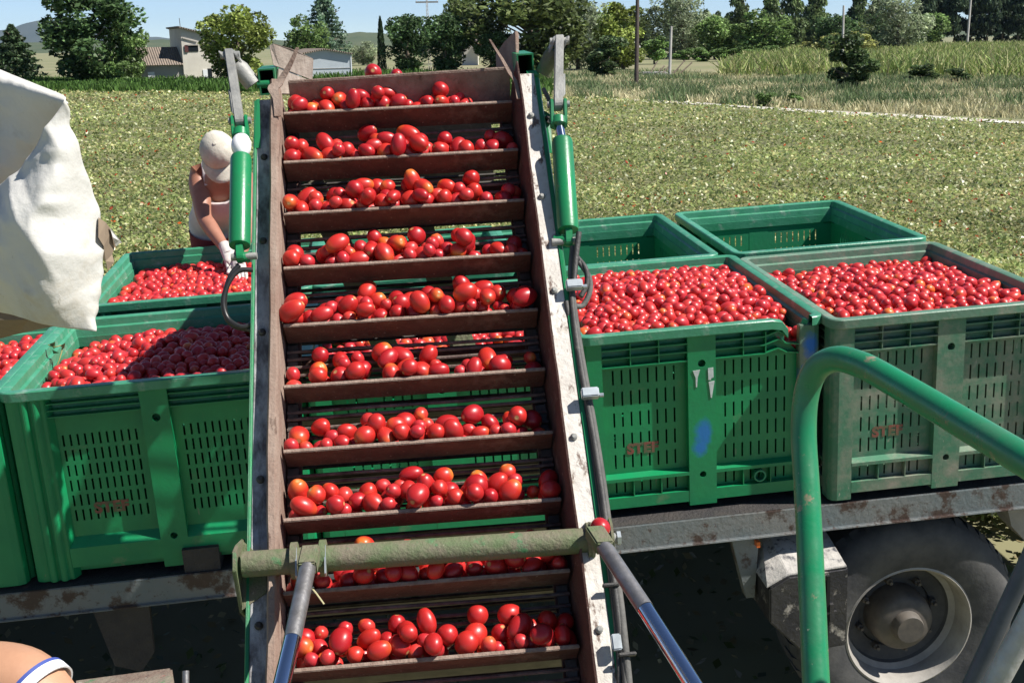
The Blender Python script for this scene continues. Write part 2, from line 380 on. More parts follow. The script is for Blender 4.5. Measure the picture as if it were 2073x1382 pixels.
# pale gravel track along the right edge of the crop
pa = [G(1180, 198), G(1330, 206), G(1480, 215), G(1650, 227), G(1850, 238), G(2073, 250), G(2350, 266)]
s = MB(); n = len(pa); vs = []
for i, p in enumerate(pa):
    d = (pa[min(i+1, n-1)]-pa[max(i-1, 0)]).normalized(); nn = Vector((-d.y, d.x, 0)); w_ = .70+.30*math.sin(i*2.1)
    vs += [(p.x-nn.x*w_, p.y-nn.y*w_, .03), (p.x+nn.x*w_, p.y+nn.y*w_, .03)]
s.add(vs, [(2*i, 2*i+2, 2*i+3, 2*i+1) for i in range(n-1)]); tag(s.build('path', M['gravel']), kind='structure')
pb = [G(1600, 191), G(1720, 196), G(2010, 210), G(2200, 218)]
s = MB(); vs = []
for p in pb: vs += [(p.x, p.y-.9, .03), (p.x, p.y+.9, .03)]
s.add(vs, [(2*i, 2*i+2, 2*i+3, 2*i+1) for i in range(3)]); tag(s.build('path', M['gravel']), kind='structure')
# ------------------------------------------------------------------ leaf cloud helper
def leaf_cloud(pos, size, up, cols, aspect=.6, fold=0):
    """pos Nx3, size N, up: bias of the leaf normals to the sky; one quad (diamond) each"""
    n = len(pos); nrm = rng.normal(size=(n, 3)); nrm[:, 2] = np.abs(nrm[:, 2]) + up; nrm /= np.linalg.norm(nrm, axis=1)[:, None]
    a = rng.normal(size=(n, 3)); a -= nrm*(a*nrm).sum(1)[:, None]; a /= np.linalg.norm(a, axis=1)[:, None]; b = np.cross(nrm, a)
    s = np.asarray(size)[:, None]
    v = np.stack([pos+a*s, pos+b*s*aspect, pos-a*s, pos-b*s*aspect], 1).reshape(-1, 3)
    f = np.arange(4*n).reshape(n, 4); c = np.repeat(np.hstack([cols, np.ones((n, 1))]), 4, 0)
    return v, f, c
def blades(pos, h, w, cols, lean=.3):
    n = len(pos); a = rng.uniform(0, 2*np.pi, n); d = np.stack([np.cos(a), np.sin(a), np.zeros(n)], 1)*np.asarray(w)[:, None]
    tip = pos + np.stack([rng.normal(0, lean, n)*h, rng.normal(0, lean, n)*h, h], 1)
    v = np.stack([pos-d, pos+d, tip+d*.35, tip-d*.35], 1).reshape(-1, 3)
    return v, np.arange(4*n).reshape(n, 4), np.repeat(np.hstack([cols, np.ones((n, 1))]), 4, 0)
def pal(n, cols, w, jit=.18):
    c = np.array(cols)[rng.choice(len(cols), n, p=np.array(w)/sum(w))]; return c*np.exp(rng.normal(0, jit, (n, 1)))
M['leaf'] = leafmat('crop_leaf', rough=.36); M['straw'] = leafmat('dry_grass', trans=.25, rough=.8)
# tomato plants: low sprawling rows of leaves, patchy and half dried
def polar(n, d0, d1, a0, a1, pw):
    u = rng.random(n); e = 1-pw; d = (d0**e+u*(d1**e-d0**e))**(1/e); a = np.radians(rng.uniform(a0, a1, n)); return d*np.sin(a), d*np.cos(a), d
N = 560000
x, y, d = polar(N, 7.2, 125, -33, 33, 1.35)
ok = np.array([far_edge(p, q) for p, q in zip(x, y)]); x, y, d = x[ok], y[ok], d[ok]; N = len(x)
patch = np.array([smooth_noise(p, q, 2.2, 1)+.6*smooth_noise(p, q, .7, 2)+.5*smooth_noise(p, q, 9, 3) for p, q in zip(x, y)])
hgt = np.clip(.20+.22*patch, .03, .5)*np.sqrt(rng.random(N))
gz = np.array([ground_z(p, q) if q < 16 else 0 for p, q in zip(x, y)])
dry = np.clip(.42+.5*np.array([smooth_noise(p, q, 5, 5) for p, q in zip(x, y)])+.0035*(d-10), 0, .85)
gr = pal(N, [(.17, .22, .07), (.23, .27, .095), (.29, .32, .12), (.11, .15, .05)], [4, 4, 3, 2]); dr = pal(N, [(.36, .33, .15), (.42, .39, .18), (.29, .27, .12), (.58, .56, .36)], [4, 3, 2, 1.0])
cols = np.where((rng.random(N) < dry*.48)[:, None], dr, gr)*1.15*np.clip(1.08-.40*np.array([smooth_noise(p, q, 1.6, 12)+smooth_noise(p, q, 6, 13) for p, q in zip(x, y)]), .45, 1.5)[:, None]
red = rng.random(N) < .014*np.clip(1+1.4*np.array([smooth_noise(p, q, 3, 8) for p, q in zip(x, y)]), .1, 3); cols[red] = pal(red.sum(), [(.42, .045, .02), (.55, .12, .03)], [3, 1])
v, f, c = leaf_cloud(np.stack([x, y, gz+.02+hgt], 1), (.020+.00085*d)*rng.uniform(.6, 1.4, N), .7, cols)
tag(link('tomato_plants', np_mesh('tomato_plants', v, f, M['leaf'], attrs={'col': ('FLOAT_COLOR', c)})), 'low sprawling tomato crop, half dried, filling the field behind the trailer', 'crop', kind='stuff')
xl, yl = rng.uniform(-5, 5, 9000), rng.uniform(2.2, 9.5, 9000); zl = np.array([ground_z(p, q) for p, q in zip(xl, yl)])+.01+.06*rng.random(9000)
v, f, c = leaf_cloud(np.stack([xl, yl, zl], 1), rng.uniform(.015, .04, 9000), .9, pal(9000, [(.10, .12, .04), (.25, .2, .1), (.35, .3, .17)], [2, 2, 1]))
tag(link('leaf_litter', np_mesh('leaf_litter', v, f, M['leaf'], attrs={'col': ('FLOAT_COLOR', c)})), 'trodden leaves on the ground under the trailer', 'litter', kind='stuff')
# green weeds along the far left edge of the crop
def scatter(n, corners, cond=None):           # bilinear quad of ground points
    a, b, c_, d_ = [np.array(q[:2]) for q in corners]; u, w = rng.random((n, 1)), rng.random((n, 1))
    return (a*(1-u)+b*u)*(1-w)+(d_*(1-u)+c_*u)*w
p = np.vstack([scatter(15000, [G(40, 187), G(620, 193), G(640, 168), G(40, 166)]), scatter(9000, [G(620, 193), G(1120, 200), G(1120, 150), G(640, 150)])]); h = rng.uniform(.25, .75, len(p))*(1+.4*np.array([smooth_noise(q[0], q[1], 6) for q in p]))
v1, f1, c1 = blades(np.hstack([p, np.zeros((len(p), 1))]), h, np.full(len(p), .08), pal(len(p), [(.07, .15, .025), (.10, .19, .04), (.05, .10, .02)], [3, 2, 2]), .25)
tag(link('weeds', np_mesh('weeds', v1, f1, M['straw'], attrs={'col': ('FLOAT_COLOR', c1)})), 'bright green weeds in a band before the farmhouse', 'weeds', kind='stuff')
# dry grass and thistles right of the machine
p = scatter(60000, [G(1080, 196), G(2250, 250), G(2250, 158), G(1080, 150)]); k = np.array([smooth_noise(q[0], q[1], 4, 4)+.5*smooth_noise(q[0], q[1], 1.5, 9) for q in p])
h = np.clip(.45+.35*k, .1, 1.1)*rng.uniform(.5, 1.2, len(p)); cg = pal(len(p), [(.09, .12, .05), (.06, .10, .04), (.13, .15, .08)], [2, 2, 2]); cr = pal(len(p), [(.30, .27, .16), (.38, .35, .22), (.20, .20, .11)], [2, 1, 2])
keep = np.ones(len(p), bool)
for q in (pa, pb):
    for a, b in zip(q, q[1:]):
        t = np.clip((p[:, 0]-a.x)/(b.x-a.x), 0, 1); inside = (p[:, 0] > a.x) & (p[:, 0] < b.x); yy = a.y+t*(b.y-a.y); keep &= ~(inside & (np.abs(p[:, 1]-yy) < 1.5*np.array([.25+.9*max(0, .5+1.6*smooth_noise(q_[0], q_[1], 5, 21)) for q_ in p])))
p, h, cols = p[keep], h[keep], np.where((k > .02)[:, None], cg, cr)[keep]
v1, f1, c1 = blades(np.hstack([p, np.zeros((len(p), 1))]), h, rng.uniform(.015, .05, len(p)), cols*1.75, .45)
tag(link('dry_grass', np_mesh('dry_grass', v1, f1, M['straw'], attrs={'col': ('FLOAT_COLOR', c1)})), 'dry grass and grey green thistles along the gravel track', 'grass', kind='stuff')
# maize
p = scatter(52000, [G(1450, 160), G(2260, 168), G(2300, 92), G(1560, 106)]); n = len(p)
h = rng.uniform(.7, 1.3, n); base = np.hstack([p, (rng.random((n, 1))*.95)])
v1, f1, c1 = blades(base, h*.8, rng.uniform(.03, .09, n), pal(n, [(.19, .26, .07), (.28, .33, .11), (.11, .17, .05), (.42, .40, .20)], [4, 3, 2, 3], .3), .55)
tag(link('maize', np_mesh('maize', v1, f1, M['straw'], attrs={'col': ('FLOAT_COLOR', c1)})), 'field of tall maize right of the dark bush', 'maize', kind='stuff')
# far hills and the mountain
def ridge(name, pts, depth, mat, thick=900):   # pts: (px, py) skyline at camera depth
    s = MB(); vs = []
    for i, (px, py) in enumerate(pts):
        w0 = W(px, py, depth); foot = Vector((w0.x, w0.y, -2)); b = Vector((w0.x*(1+thick/depth), w0.y+thick, -2)); fr = Vector((w0.x*(1-.5*thick/depth), w0.y-.5*thick, -2))
        vs += [fr, w0, b]
    s.add(vs, [q for i in range(len(pts)-1) for q in ((3*i, 3*i+3, 3*i+4, 3*i+1), (3*i+1, 3*i+4, 3*i+5, 3*i+2))])
    return tag(s.build(name, mat, smooth='all'), kind='structure')
M['hill'] = pm('wooded_hill', (.05, .075, .035), (.085, .10, .05), .02, .95)
M['far_hill'] = pm('far_wooded_hill', (.045, .06, .05), (.065, .075, .06), .002, .95)
def jag(pts, n, amp, seed):
    out = []
    for (a, b), (c_, d_) in zip(pts, pts[1:]):
        for i in range(n): t = i/n; x_ = a+(c_-a)*t; out.append((x_, b+(d_-b)*t+amp*noise.noise(Vector((x_*.03, seed, 0)))))
    return out+[pts[-1]]
ridge('mountain', jag([(-900, 88), (-300, 70), (-60, 72), (20, 58), (78, 41), (110, 48), (180, 66), (280, 74), (380, 80), (520, 92)], 5, 3, 1), 9500, M['far_hill'], 2500)
ridge('hills', jag([(-500, 96), (100, 86), (285, 82), (330, 80), (420, 84), (640, 80), (690, 68), (750, 64), (800, 72), (960, 80), (1300, 72), (1700, 60), (2400, 40)], 8, 5, 2), 1500, M['hill'], 500)
# ------------------------------------------------------------------ trees
def crown(kind, seed, n, lsize, c):
    """unit crown: footprint about 1 wide, height 0..1"""
    r_ = np.random.default_rng(seed); pts = []; cl = []
    def ell(cx, cy, cz, rx, ry, rz, m, shell=.55):
        u = r_.normal(size=(m, 3)); u /= np.linalg.norm(u, axis=1)[:, None]; q = (shell+(1-shell)*r_.random(m)**.6)[:, None]
        pts.append(np.array([cx, cy, cz])+u*q*np.array([rx, ry, rz])); cl.append(np.full(m, np.clip(r_.normal(0, .26), -.5, .35)))
    def cone(m, w0, pw, z0=.03, lay=0, q0=.35):
        z = z0+(1-z0)*r_.random(m)**.85; rad = .5*w0*np.clip(1-z, .02, 1)**pw
        if lay: rad *= .55+.45*np.abs(np.sin(z*lay))
        a = r_.uniform(0, 2*np.pi, m); q = rad*(q0+(1-q0)*np.sqrt(r_.random(m)))*(1+.18*np.sin(a*5+z*20+seed)); pts.append(np.stack([q*np.cos(a), q*np.sin(a), z], 1)); cl.append(.25*np.sin(a*3+z*14))
    if kind in ('broad', 'willow', 'bush', 'oak'):
        z0 = {'broad': .22, 'willow': .14, 'bush': .06, 'oak': .18}[kind]
        k = {'broad': 40, 'willow': 34, 'bush': 22, 'oak': 44}[kind]
        for i in range(k):
            a = r_.uniform(0, 2*np.pi); z = r_.uniform(z0*.55, .93); env = math.sin(min(max((z-z0*.25)/(1.04-z0*.25), 0), 1)*math.pi)**.55
            q = .40*env*math.sqrt(r_.random()); sz = r_.uniform(.10, .19)
            ell(q*math.cos(a), q*math.sin(a), z, sz, sz, sz*(1.25 if kind == 'willow' else .85), n//k)
    elif kind == 'conifer': cone(n, 1, .75, .02, 26)
    elif kind == 'cypress': cone(n, 1, .45, .02, 0, .5)
    elif kind == 'poplar':
        for i in range(22):
            z = r_.uniform(.08, .95); q = .26*math.sin(min(z*1.05+.12, 1)*math.pi)**.5; a = r_.uniform(0, 6.28)
            ell(q*math.cos(a), q*math.sin(a), z, .27, .27, .09, n//22)
    elif kind == 'cedar':
        for i in range(15):
            z = .2+.78*i/14; L = .52*(1.06-z)**.7
            for j in range(5):
                a = i*2.4+j*1.257; m = n//75
                t = r_.random(m); pts.append(np.stack([np.cos(a)*L*t+r_.normal(0, .03, m), np.sin(a)*L*t+r_.normal(0, .03, m), z+.05*t-.06*t*t+r_.normal(0, .010, m)], 1)); cl.append(np.full(m, r_.normal(0, .2)))
    P_ = np.vstack(pts); cl = np.concatenate(cl); m = len(P_)
    base = np.array(c[0])*(1-r_.random((m, 1)))+np.array(c[1])*r_.random((m, 1)); cols = 2.4*base*np.exp(cl[:, None]+r_.normal(0, .2, (m, 1)))
    v, f, cc_ = leaf_cloud(P_, 1.35*lsize*r_.uniform(.6, 1.4, m), .25, cols, .55 if kind != 'willow' else .35)
    return np_mesh(kind+'_crown', v, f, M['leaf_tree'], attrs={'col': ('FLOAT_COLOR', cc_)})
M['leaf_tree'] = leafmat('tree_leaf', trans=.35, rough=.5)
def trunk_mesh(kind, seed):
    r_ = random.Random(seed); s = MB(); top = {'broad': .7, 'oak': .7, 'willow': .7, 'bush': .5, 'conifer': .95, 'cypress': .9, 'poplar': .93, 'cedar': .98}[kind]
    s.tube([(0, 0, -.02), (.012, 0, .2*top), (-.01, .01, .55*top), (0, 0, top)], [.035, .027, .018, .005], 8)
    for i in range(8):
        z = top*r_.uniform(.3, .85); a = r_.uniform(0, 6.28); L = r_.uniform(.18, .34)*(.35 if kind in ('cypress', 'poplar') else 1); up = .12 if kind in ('cedar', 'conifer') else .22
        s.tube([(0, 0, z), (L*.5*math.cos(a), L*.5*math.sin(a), z+up*.4), (L*math.cos(a), L*math.sin(a), z+up*.8)], [.012, .008, .003], 5)
    return s.mesh(kind+'_trunk', M['bark'], True)
KINDS = {}
def kind(key, shape, c0, c1, n, ls):
    KINDS[key] = (shape, [crown(shape, hash(key) % 1000 if False else sum(map(ord, key))+i*17, n, ls, (c0, c1)) for i in range(2)], trunk_mesh(shape, sum(map(ord, key))))
kind('dark', 'broad', (.022, .045, .016), (.05, .08, .03), 7800, .021)
kind('oak', 'oak', (.03, .045, .014), (.07, .085, .03), 9000, .019)
kind('ash', 'broad', (.075, .10, .022), (.13, .15, .04), 8400, .020)
kind('mid', 'broad', (.05, .085, .025), (.085, .12, .04), 6300, .022)
kind('silver', 'willow', (.085, .105, .06), (.14, .16, .10), 6900, .022)
kind('olive', 'bush', (.09, .10, .03), (.14, .14, .05), 4500, .030)
kind('bushdark', 'bush', (.022, .042, .015), (.05, .07, .028), 4500, .030)
kind('bushgreen', 'bush', (.06, .10, .03), (.10, .15, .05), 3900, .032)
kind('conifer', 'conifer', (.02, .04, .018), (.045, .065, .03), 6300, .024)
kind('cypress', 'cypress', (.012, .026, .012), (.028, .045, .02), 3900, .03)
kind('poplar', 'poplar', (.035, .055, .02), (.075, .095, .04), 5100, .03)
kind('wood', 'poplar', (.018, .028, .016), (.035, .05, .028), 4500, .034)
kind('cedar', 'cedar', (.045, .075, .05), (.08, .115, .075), 5100, .022)
def tree(name, key, px, base, top, wpx, label, dist=None, group=None):
    """photo: centre column, foot row, top row, crown width"""
    if dist is None: g = G(px, base)
    else: q = W(px, base, dist); g = Vector((q.x, q.y, 0))
    d = float((RW @ (np.array(g)-CAMW))[2]); hp = W(px, top, d).z; w = 1.12*wpx*d/F
    t = thing(name, label, 'bush' if 'bush' in name or 'shrub' in name else 'tree', base=(0, 0, 0), group=group)
    t.location = g; t.rotation_euler.z = random.uniform(0, 6.28); t.scale = (w, w, max(hp-g.z, .5))
    sh, cr, tr = KINDS[key]
    link('crown', cr[random.randrange(2)], t); link('trunk', tr, t)
    return t
tree('dark_conifer', 'conifer', 36, 173, 52, 118, 'dark conical evergreen at the far left behind the white tarpaulin')
tree('broad_tree', 'dark', 192, 173, -14, 205, 'largest dark leafy tree left of the farmhouse, with bare lower trunk')
tree('broad_tree', 'mid', 262, 171, 32, 90, 'slimmer light green tree against the right flank of the largest left tree')
tree('bush', 'bushgreen', 243, 174, 125, 62, 'pale green bush before the trees, just left of the farmhouse')
tree('bush', 'bushdark', 338, 167, 141, 50, 'small round bush against the low farmhouse wall')
tree('ash_tree', 'ash', 487, 166, 14, 152, 'yellow green rounded tree hiding the right of the tall farmhouse', dist=108)
tree('broad_tree', 'mid', 622, 150, 36, 100, 'leafy green tree behind the left deflector board', dist=150)
tree('cedar_tree', 'cedar', 662, 150, -6, 105, 'grey green cedar with tiered branches above the blue barn', dist=165)
tree('olive_tree', 'silver', 735, 132, 84, 62, 'pale silvery tree right of the blue barn', dist=190)
tree('olive_tree', 'silver', 690, 132, 92, 60, 'second pale silvery tree, half behind the blue barn', dist=200)
tree('cypress_tree', 'cypress', 774, 150, 36, 17, 'thin dark cypress spire left of the lattice pole')
tree('dense_tree', 'dark', 828, 150, 36, 110, 'dense dark green tree just left of the lattice pole')
tree('dense_tree', 'dark', 905, 152, 34, 110, 'dense dark green tree just right of the lattice pole')
tree('oak_tree', 'oak', 945, 140, -18, 110, 'olive green tree rising behind the distant pale house', dist=190)
tree('oak_tree', 'oak', 1070, 157, -46, 250, 'massive dark oak filling the sky behind the right link arm', dist=125)
tree('broad_tree', 'dark', 1010, 155, 70, 90, 'low dark tree behind the right deflector board', dist=122)
tree('willow_tree', 'silver', 1170, 150, -8, 130, 'grey green tree right of the massive oak', dist=140)
tree('broad_tree', 'ash', 1262, 150, 10, 120, 'yellow green tree left of the dark wooden pole', dist=135)
tree('bush', 'bushdark', 1225, 160, 78, 100, 'dark round bush left of the dark wooden pole')
tree('bush', 'bushgreen', 1325, 132, 74, 66, 'fresh green bush between the dark pole and the concrete pole', dist=160)
tree('willow_tree', 'silver', 1378, 118, -22, 130, 'tall grey green willow behind the concrete pole', dist=200)
tree('broad_tree', 'mid', 1448, 116, 26, 100, 'green tree right of the tall grey willow', dist=190)
tree('broad_tree', 'mid', 1540, 112, 24, 130, 'spreading fresh green tree before the row of poplars', dist=185)
for i, (px, top, w_, where) in enumerate([(1428, 18, 22, 'leftmost and shortest'), (1452, 24, 20, 'second from the left'), (1492, -20, 48, 'third from the left'), (1558, -14, 54, 'fourth from the left'), (1602, -22, 58, 'fifth from the left'), (1650, -16, 62, 'sixth from the left'), (1735, -14, 48, 'slim one right of the tall pale pole'), (1772, -20, 40, 'last one, against the round grey willow')]):
    tree('poplar_tree', 'poplar', px, 100, top, w_, 'columnar poplar in the far row, '+where, dist=240+6*i, group='poplars behind the maize')
for i, (px, top, w_) in enumerate([(1120, 4, 110), (1225, 14, 100), (1310, 20, 110), (1405, 30, 110), (1475, 34, 100), (1530, 40, 110), (1590, 34, 110), (1655, 40, 110), (1712, 36, 100), (1770, 30, 100), (1860, 22, 100)]):
    tree('background_tree', 'wood' if False else ('dark', 'mid', 'oak')[i % 3], px, 104, top, w_, ['first', 'second', 'third', 'fourth', 'fifth', 'sixth', 'seventh', 'eighth', 'ninth', 'tenth', 'eleventh'][i]+' tree from the left of the hazy back row right of the conveyor', dist=268+5*(i % 4), group='hazy back row of trees')
tree('broad_tree', 'dark', 1692, 108, 34, 95, 'dark tree behind the pale pole and the maize', dist=210)
tree('shrub', 'olive', 1640, 112, 82, 55, 'small olive shrub at the left end of the maize')
tree('shrub', 'olive', 1672, 108, 70, 60, 'larger olive shrub left of the pale pole', dist=170)
tree('shrub', 'olive', 1735, 104, 66, 80, 'olive shrub right of the pale pole above the dark bush', dist=172)
tree('willow_tree', 'silver', 1815, 99, -14, 130, 'big rounded grey willow at the edge of the maize', dist=200)
for i in range(8):
    tree('wood_tree', 'wood', 1868+i*32, 86, -26-6*(i % 3), 52, ['first', 'second', 'third', 'fourth', 'fifth', 'sixth', 'seventh', 'eighth'][i]+' tree from the left in the dark wood at the far right', dist=290+8*(i % 2), group='dark wood at the far right')
tree('dark_bush', 'bushdark', 1716, 186, 74, 120, 'large dark bush at the foot of the pale pole by the track')
tree('dark_bush', 'bushdark', 1862, 172, 132, 66, 'dark bush in front of the maize, right of the large dark bush')
tree('dark_bush', 'bushdark', 1942, 170, 140, 66, 'dark bush at the maize edge, nearest the right border')
tree('bush', 'bushgreen', 1552, 216, 188, 52, 'leafy green weed bush beside the gravel track, left one', group='weeds by the track')
tree('bush', 'bushgreen', 1610, 214, 188, 36, 'leafy green weed bush beside the gravel track, right one', group='weeds by the track')
for i in range(6):
    tree('hedge_shrub', 'bushgreen', 1385+i*36, 124-i, 98-i, 48, ['first', 'second', 'third', 'fourth', 'fifth', 'sixth'][i]+' shrub of the low hedge below the willow, counted from the left', dist=172, group='low hedge below the willow')
# ------------------------------------------------------------------ farm buildings and poles
def ground_thing(name, label, cat, px, py, rot=0):
    g = G(px, py); d = float((RW @ (np.array(g)-CAMW))[2]); t = thing(name, label, cat); t.location = g; t.rotation_euler.z = rot; return t, d/F
t, k = ground_thing('farmhouse', 'low farmhouse with clay tile roof and a taller pale wing', 'house', 374, 167, .42)
s = MB(); s.box(-95*k, 0, .3, 6, -.2, 36*k); s.build('wall', M['wall_low'], t)
s = MB(); s.prism([(-97*k, -.2, 35*k), (-97*k, 3.0, 70*k), (-97*k, 6.4, 35*k)], (97*k-.02, 0, 0)); s.build('roof', M['roof'], t)
s = MB(); s.prism([(0, 0, -.2), (75*k, 0, -.2), (75*k, 0, 86*k), (0, 0, 106*k)], (0, 7, 0)); s.build('tall_wall', M['wall'], t)
s = MB(); s.prism([(-.25, -.3, 107.4*k), (-.25, -.3, 110*k), (76*k, -.3, 89.5*k), (76*k, -.3, 86.6*k)], (0, 7.6, 0)); s.build('roof', M['roof'], t)
s = MB(); s.prism([(2*k, -.10, 88*k), (2*k, -.10, 86*k), (30*k, -.10, 78*k), (30*k, -.10, 80*k)], (0, .098, 0)); s.build('shadow_line', M['wall_low'], t)  # grey strip drawn for the shadow line slanting across the wall
wn = MB().box(10*k, 32*k, -.05, .05, 60*k, 72*k).build('window', M['glass'], t)
MB().box(5*k, 12*k, -.10, -.052, 59*k, 73*k).build('shutter', M['shutter'], wn)
MB().box(9*k, 33*k, -.14, -.052, 72.4*k, 74*k).build('sill', M['wall_low'], wn)
dr = MB().box(38*k, 47*k, -.06, .05, .0, 24*k).build('door', M['white'], t); MB().box(47*k+.02, 56*k, -.05, .05, 0, 26*k).build('doorway', M['glass'], t)
MB().box(-70*k, -57*k, .22, .298, 2*k, 22*k).build('door', M['white'], t)
MB().tube([(7*k, 2, 104*k), (6.5*k, 2, 126*k)], .03, 6).build('aerial', M['pole_wood'], t)
t, k = ground_thing('barn', 'pale blue grey barn with low brown roof behind the left deflector board', 'barn', 660, 160, .38)
s = MB(); s.prism([(-58*k, 0, -.2), (55*k, 0, -.2), (55*k, 0, 48*k), (0, 0, 57*k), (-58*k, 0, 48*k)], (0, 9, 0)); s.build('wall', M['barn'], t)
s = MB(); s.prism([(-61*k, -.35, 47*k), (0, -.35, 57.2*k), (57*k, -.35, 47.4*k), (57*k, -.35, 49.6*k), (0, -.35, 59.8*k), (-61*k, -.35, 49.4*k)], (0, 9.6, 0)); s.build('roof', M['roof'], t)
MB().box(-30*k, 54.5*k, -.05, -.003, 20*k, 21*k).build('joint', M['wall_low'], t); MB().box(52.6*k, 54.4*k, -.07, -.003, 0, 46*k).build('downpipe', M['white'], t)
g = W(957, 100, 175); t = thing('distant_house', 'narrow pale house glimpsed between the dense tree and the oak', 'house'); t.location = (g.x, g.y, 0); k = 175/F
MB().box(-22*k, 10*k, 0, 5, -.2, 62*k).build('wall', M['wall'], t); MB().prism([(-25*k, -.3, 61*k), (12*k, -.3, 61*k), (-6*k, -.3, 82*k)], (0, 5.6, 0)).build('roof', M['wall_low'], t)
MB().box(-9*k, -4*k, .5, 1.4, 70*k, 92*k).build('chimney', M['wall'], t)
a_ = MB().prism([(8*k, -2, 2), (30*k, -2, 2), (30*k, -2, 28*k), (8*k, -2, 40*k)], (0, 1.9, 0)).build('annex', M['barn'], t); MB().prism([(6*k, -2.2, 39*k), (32*k, -2.2, 27*k), (32*k, -2.2, 31*k), (6*k, -2.2, 46*k)], (0, 2.1, 0)).build('annex_roof', pm('orange_tile', (.42, .17, .09), (.3, .13, .08), 2, .9), a_)
g = W(1284, 118, 168); t = thing('small_house', 'small white house with grey roof behind the dark wooden pole', 'house'); t.location = (g.x, g.y, 0); k = 168/F; zb = W(1284, 119, 168).z
MB().box(-11*k, 12*k, 0, 4, -.2, zb+20*k).build('wall', M['white'], t); MB().prism([(-14*k, -.3, zb+19*k), (14*k, -.3, zb+19*k), (10*k, 2, zb+34*k), (-9*k, 2, zb+34*k)], (0, .3, 0)).build('roof', M['wall_low'], t)
def pole(px0, y0, px1, y1, wpx, mat, label, name='utility_pole', arm=None, lattice=False):
    g = G(px0, y0); d = float((RW @ (np.array(g)-CAMW))[2]); tp = W(px1, y1, d); k = d/F; t = thing(name, label, 'pole'); t.location = g; dv = tp-g
    if lattice:
        for sx in (-1, 1): MB().tube([(sx*wpx*.5*k, 0, -.3), dv+Vector((sx*wpx*.25*k, 0, 0))], wpx*.14*k, 5).build('leg', mat, t)
        for i in range(18):
            a = dv*(i/18); b = dv*((i+1)/18); w0 = wpx*(.5-.25*i/18)*k; MB().tube([a+Vector((-w0*(1 if i % 2 else -1), 0, 0)), b+Vector((w0*(1 if i % 2 else -1), 0, 0))], wpx*.07*k, 4).build('brace', mat, t)
    else: MB().tube([(0, 0, -.4), dv*.5, dv], [wpx*.55*k, wpx*.5*k, wpx*.42*k], 10).build('post', mat, t, True)
    if arm:
        a = MB().box(dv.x-arm*k, dv.x+arm*k, dv.y-.08, dv.y+.08, dv.z-.3, dv.z-.12).build('crossarm', mat, t)
        for q in (-.92, 0, .92): MB().tube([(dv.x+q*arm*k, dv.y, dv.z-.12), (dv.x+q*arm*k, dv.y, dv.z+.12)], .05, 6).build('insulator', M['white'], a)
    return t
pole(871, 147, 864, 1, 5, M['pole_conc'], 'pale lattice pole with a crossarm between the dense trees', arm=23, lattice=True)
pole(1288, 178, 1291, -30, 8.5, M['pole_wood'], 'dark tarred wooden pole, nearest of the poles')
pole(1355, 160, 1359, 54, 6, M['pole_conc'], 'short pale concrete pole right of the dark wooden pole')
pole(1704, 158, 1708, 12, 5, M['pole_conc'], 'pale pole standing in the large dark bush')
pole(1957, 98, 1967, -20, 4.5, M['pole_conc'], 'thin pole on the far right before the dark wood', arm=14)
t, k = ground_thing('rubble_heap', 'heap of pale rubble and branches beside the concrete pole', 'rubble', 1330, 158)
for i in range(16):
    a = Vector((random.uniform(-34, 30)*k, random.uniform(-1, 1), 0)); q = random.uniform(.2, .55); o = MB().prism([(-q, -q*.7, 0), (q, -q*.8, 0), (q*.8, q*.7, 0), (-q*.7, q*.8, 0)], (q*.2, .1, q*random.uniform(.5, 1.3))).build('stone', M['rubble'], t); o.location = a; o.rotation_euler.z = random.uniform(0, 3)
for i in range(6): MB().tube([(-20*k+i*.5, -.5, .1), (2*k+i*.6, .4, random.uniform(.6, 1.5))], .06, 5).build('branch', M['bark'], t)
# ------------------------------------------------------------------ trailer (trailer coordinates: x along, y away, z up, 0 = bin rims)
DZ = -.785
tr = thing('flatbed_trailer', 'long flatbed trailer with chipped grey blue side beam carrying the green bins', 'trailer', RIG, (0, 1.3, GZ))
MB().box(-4.6, 3.6, -.075, 3.1, DZ-.035, DZ-.012).build('deck', M['deck'], tr)
MB().prism([(-4.6, -.085, DZ-.012), (-4.6, -.085, DZ-.118), (-4.6, -.098, DZ-.118), (-4.6, -.098, DZ-.126), (-4.6, -.03, DZ-.126), (-4.6, -.03, DZ-.037), (-4.6, -.0765, DZ-.037), (-4.6, -.0765, DZ-.012)], (8.2, 0, 0)).build('side_beam', M['beam'], tr, bevel=.003)
MB().box(-4.6, 3.6, 3.03, 3.11, DZ-.15, DZ-.037).build('side_beam', M['beam'], tr)
for y in (.75, 2.2): MB().box(-4.6, 3.6, y-.06, y+.06, DZ-.30, DZ-.036).build('chassis_rail', M['hub'], tr)
for x in (-3.9, -2.6, -1.3, 0, 1.2, 2.4): MB().box(x-.04, x+.04, -.028, 3.02, DZ-.12, DZ-.0365).build('cross_member', M['hub'], tr)
WX, WY, WZ, WR = 1.41, -.02, GZ+.515, .515
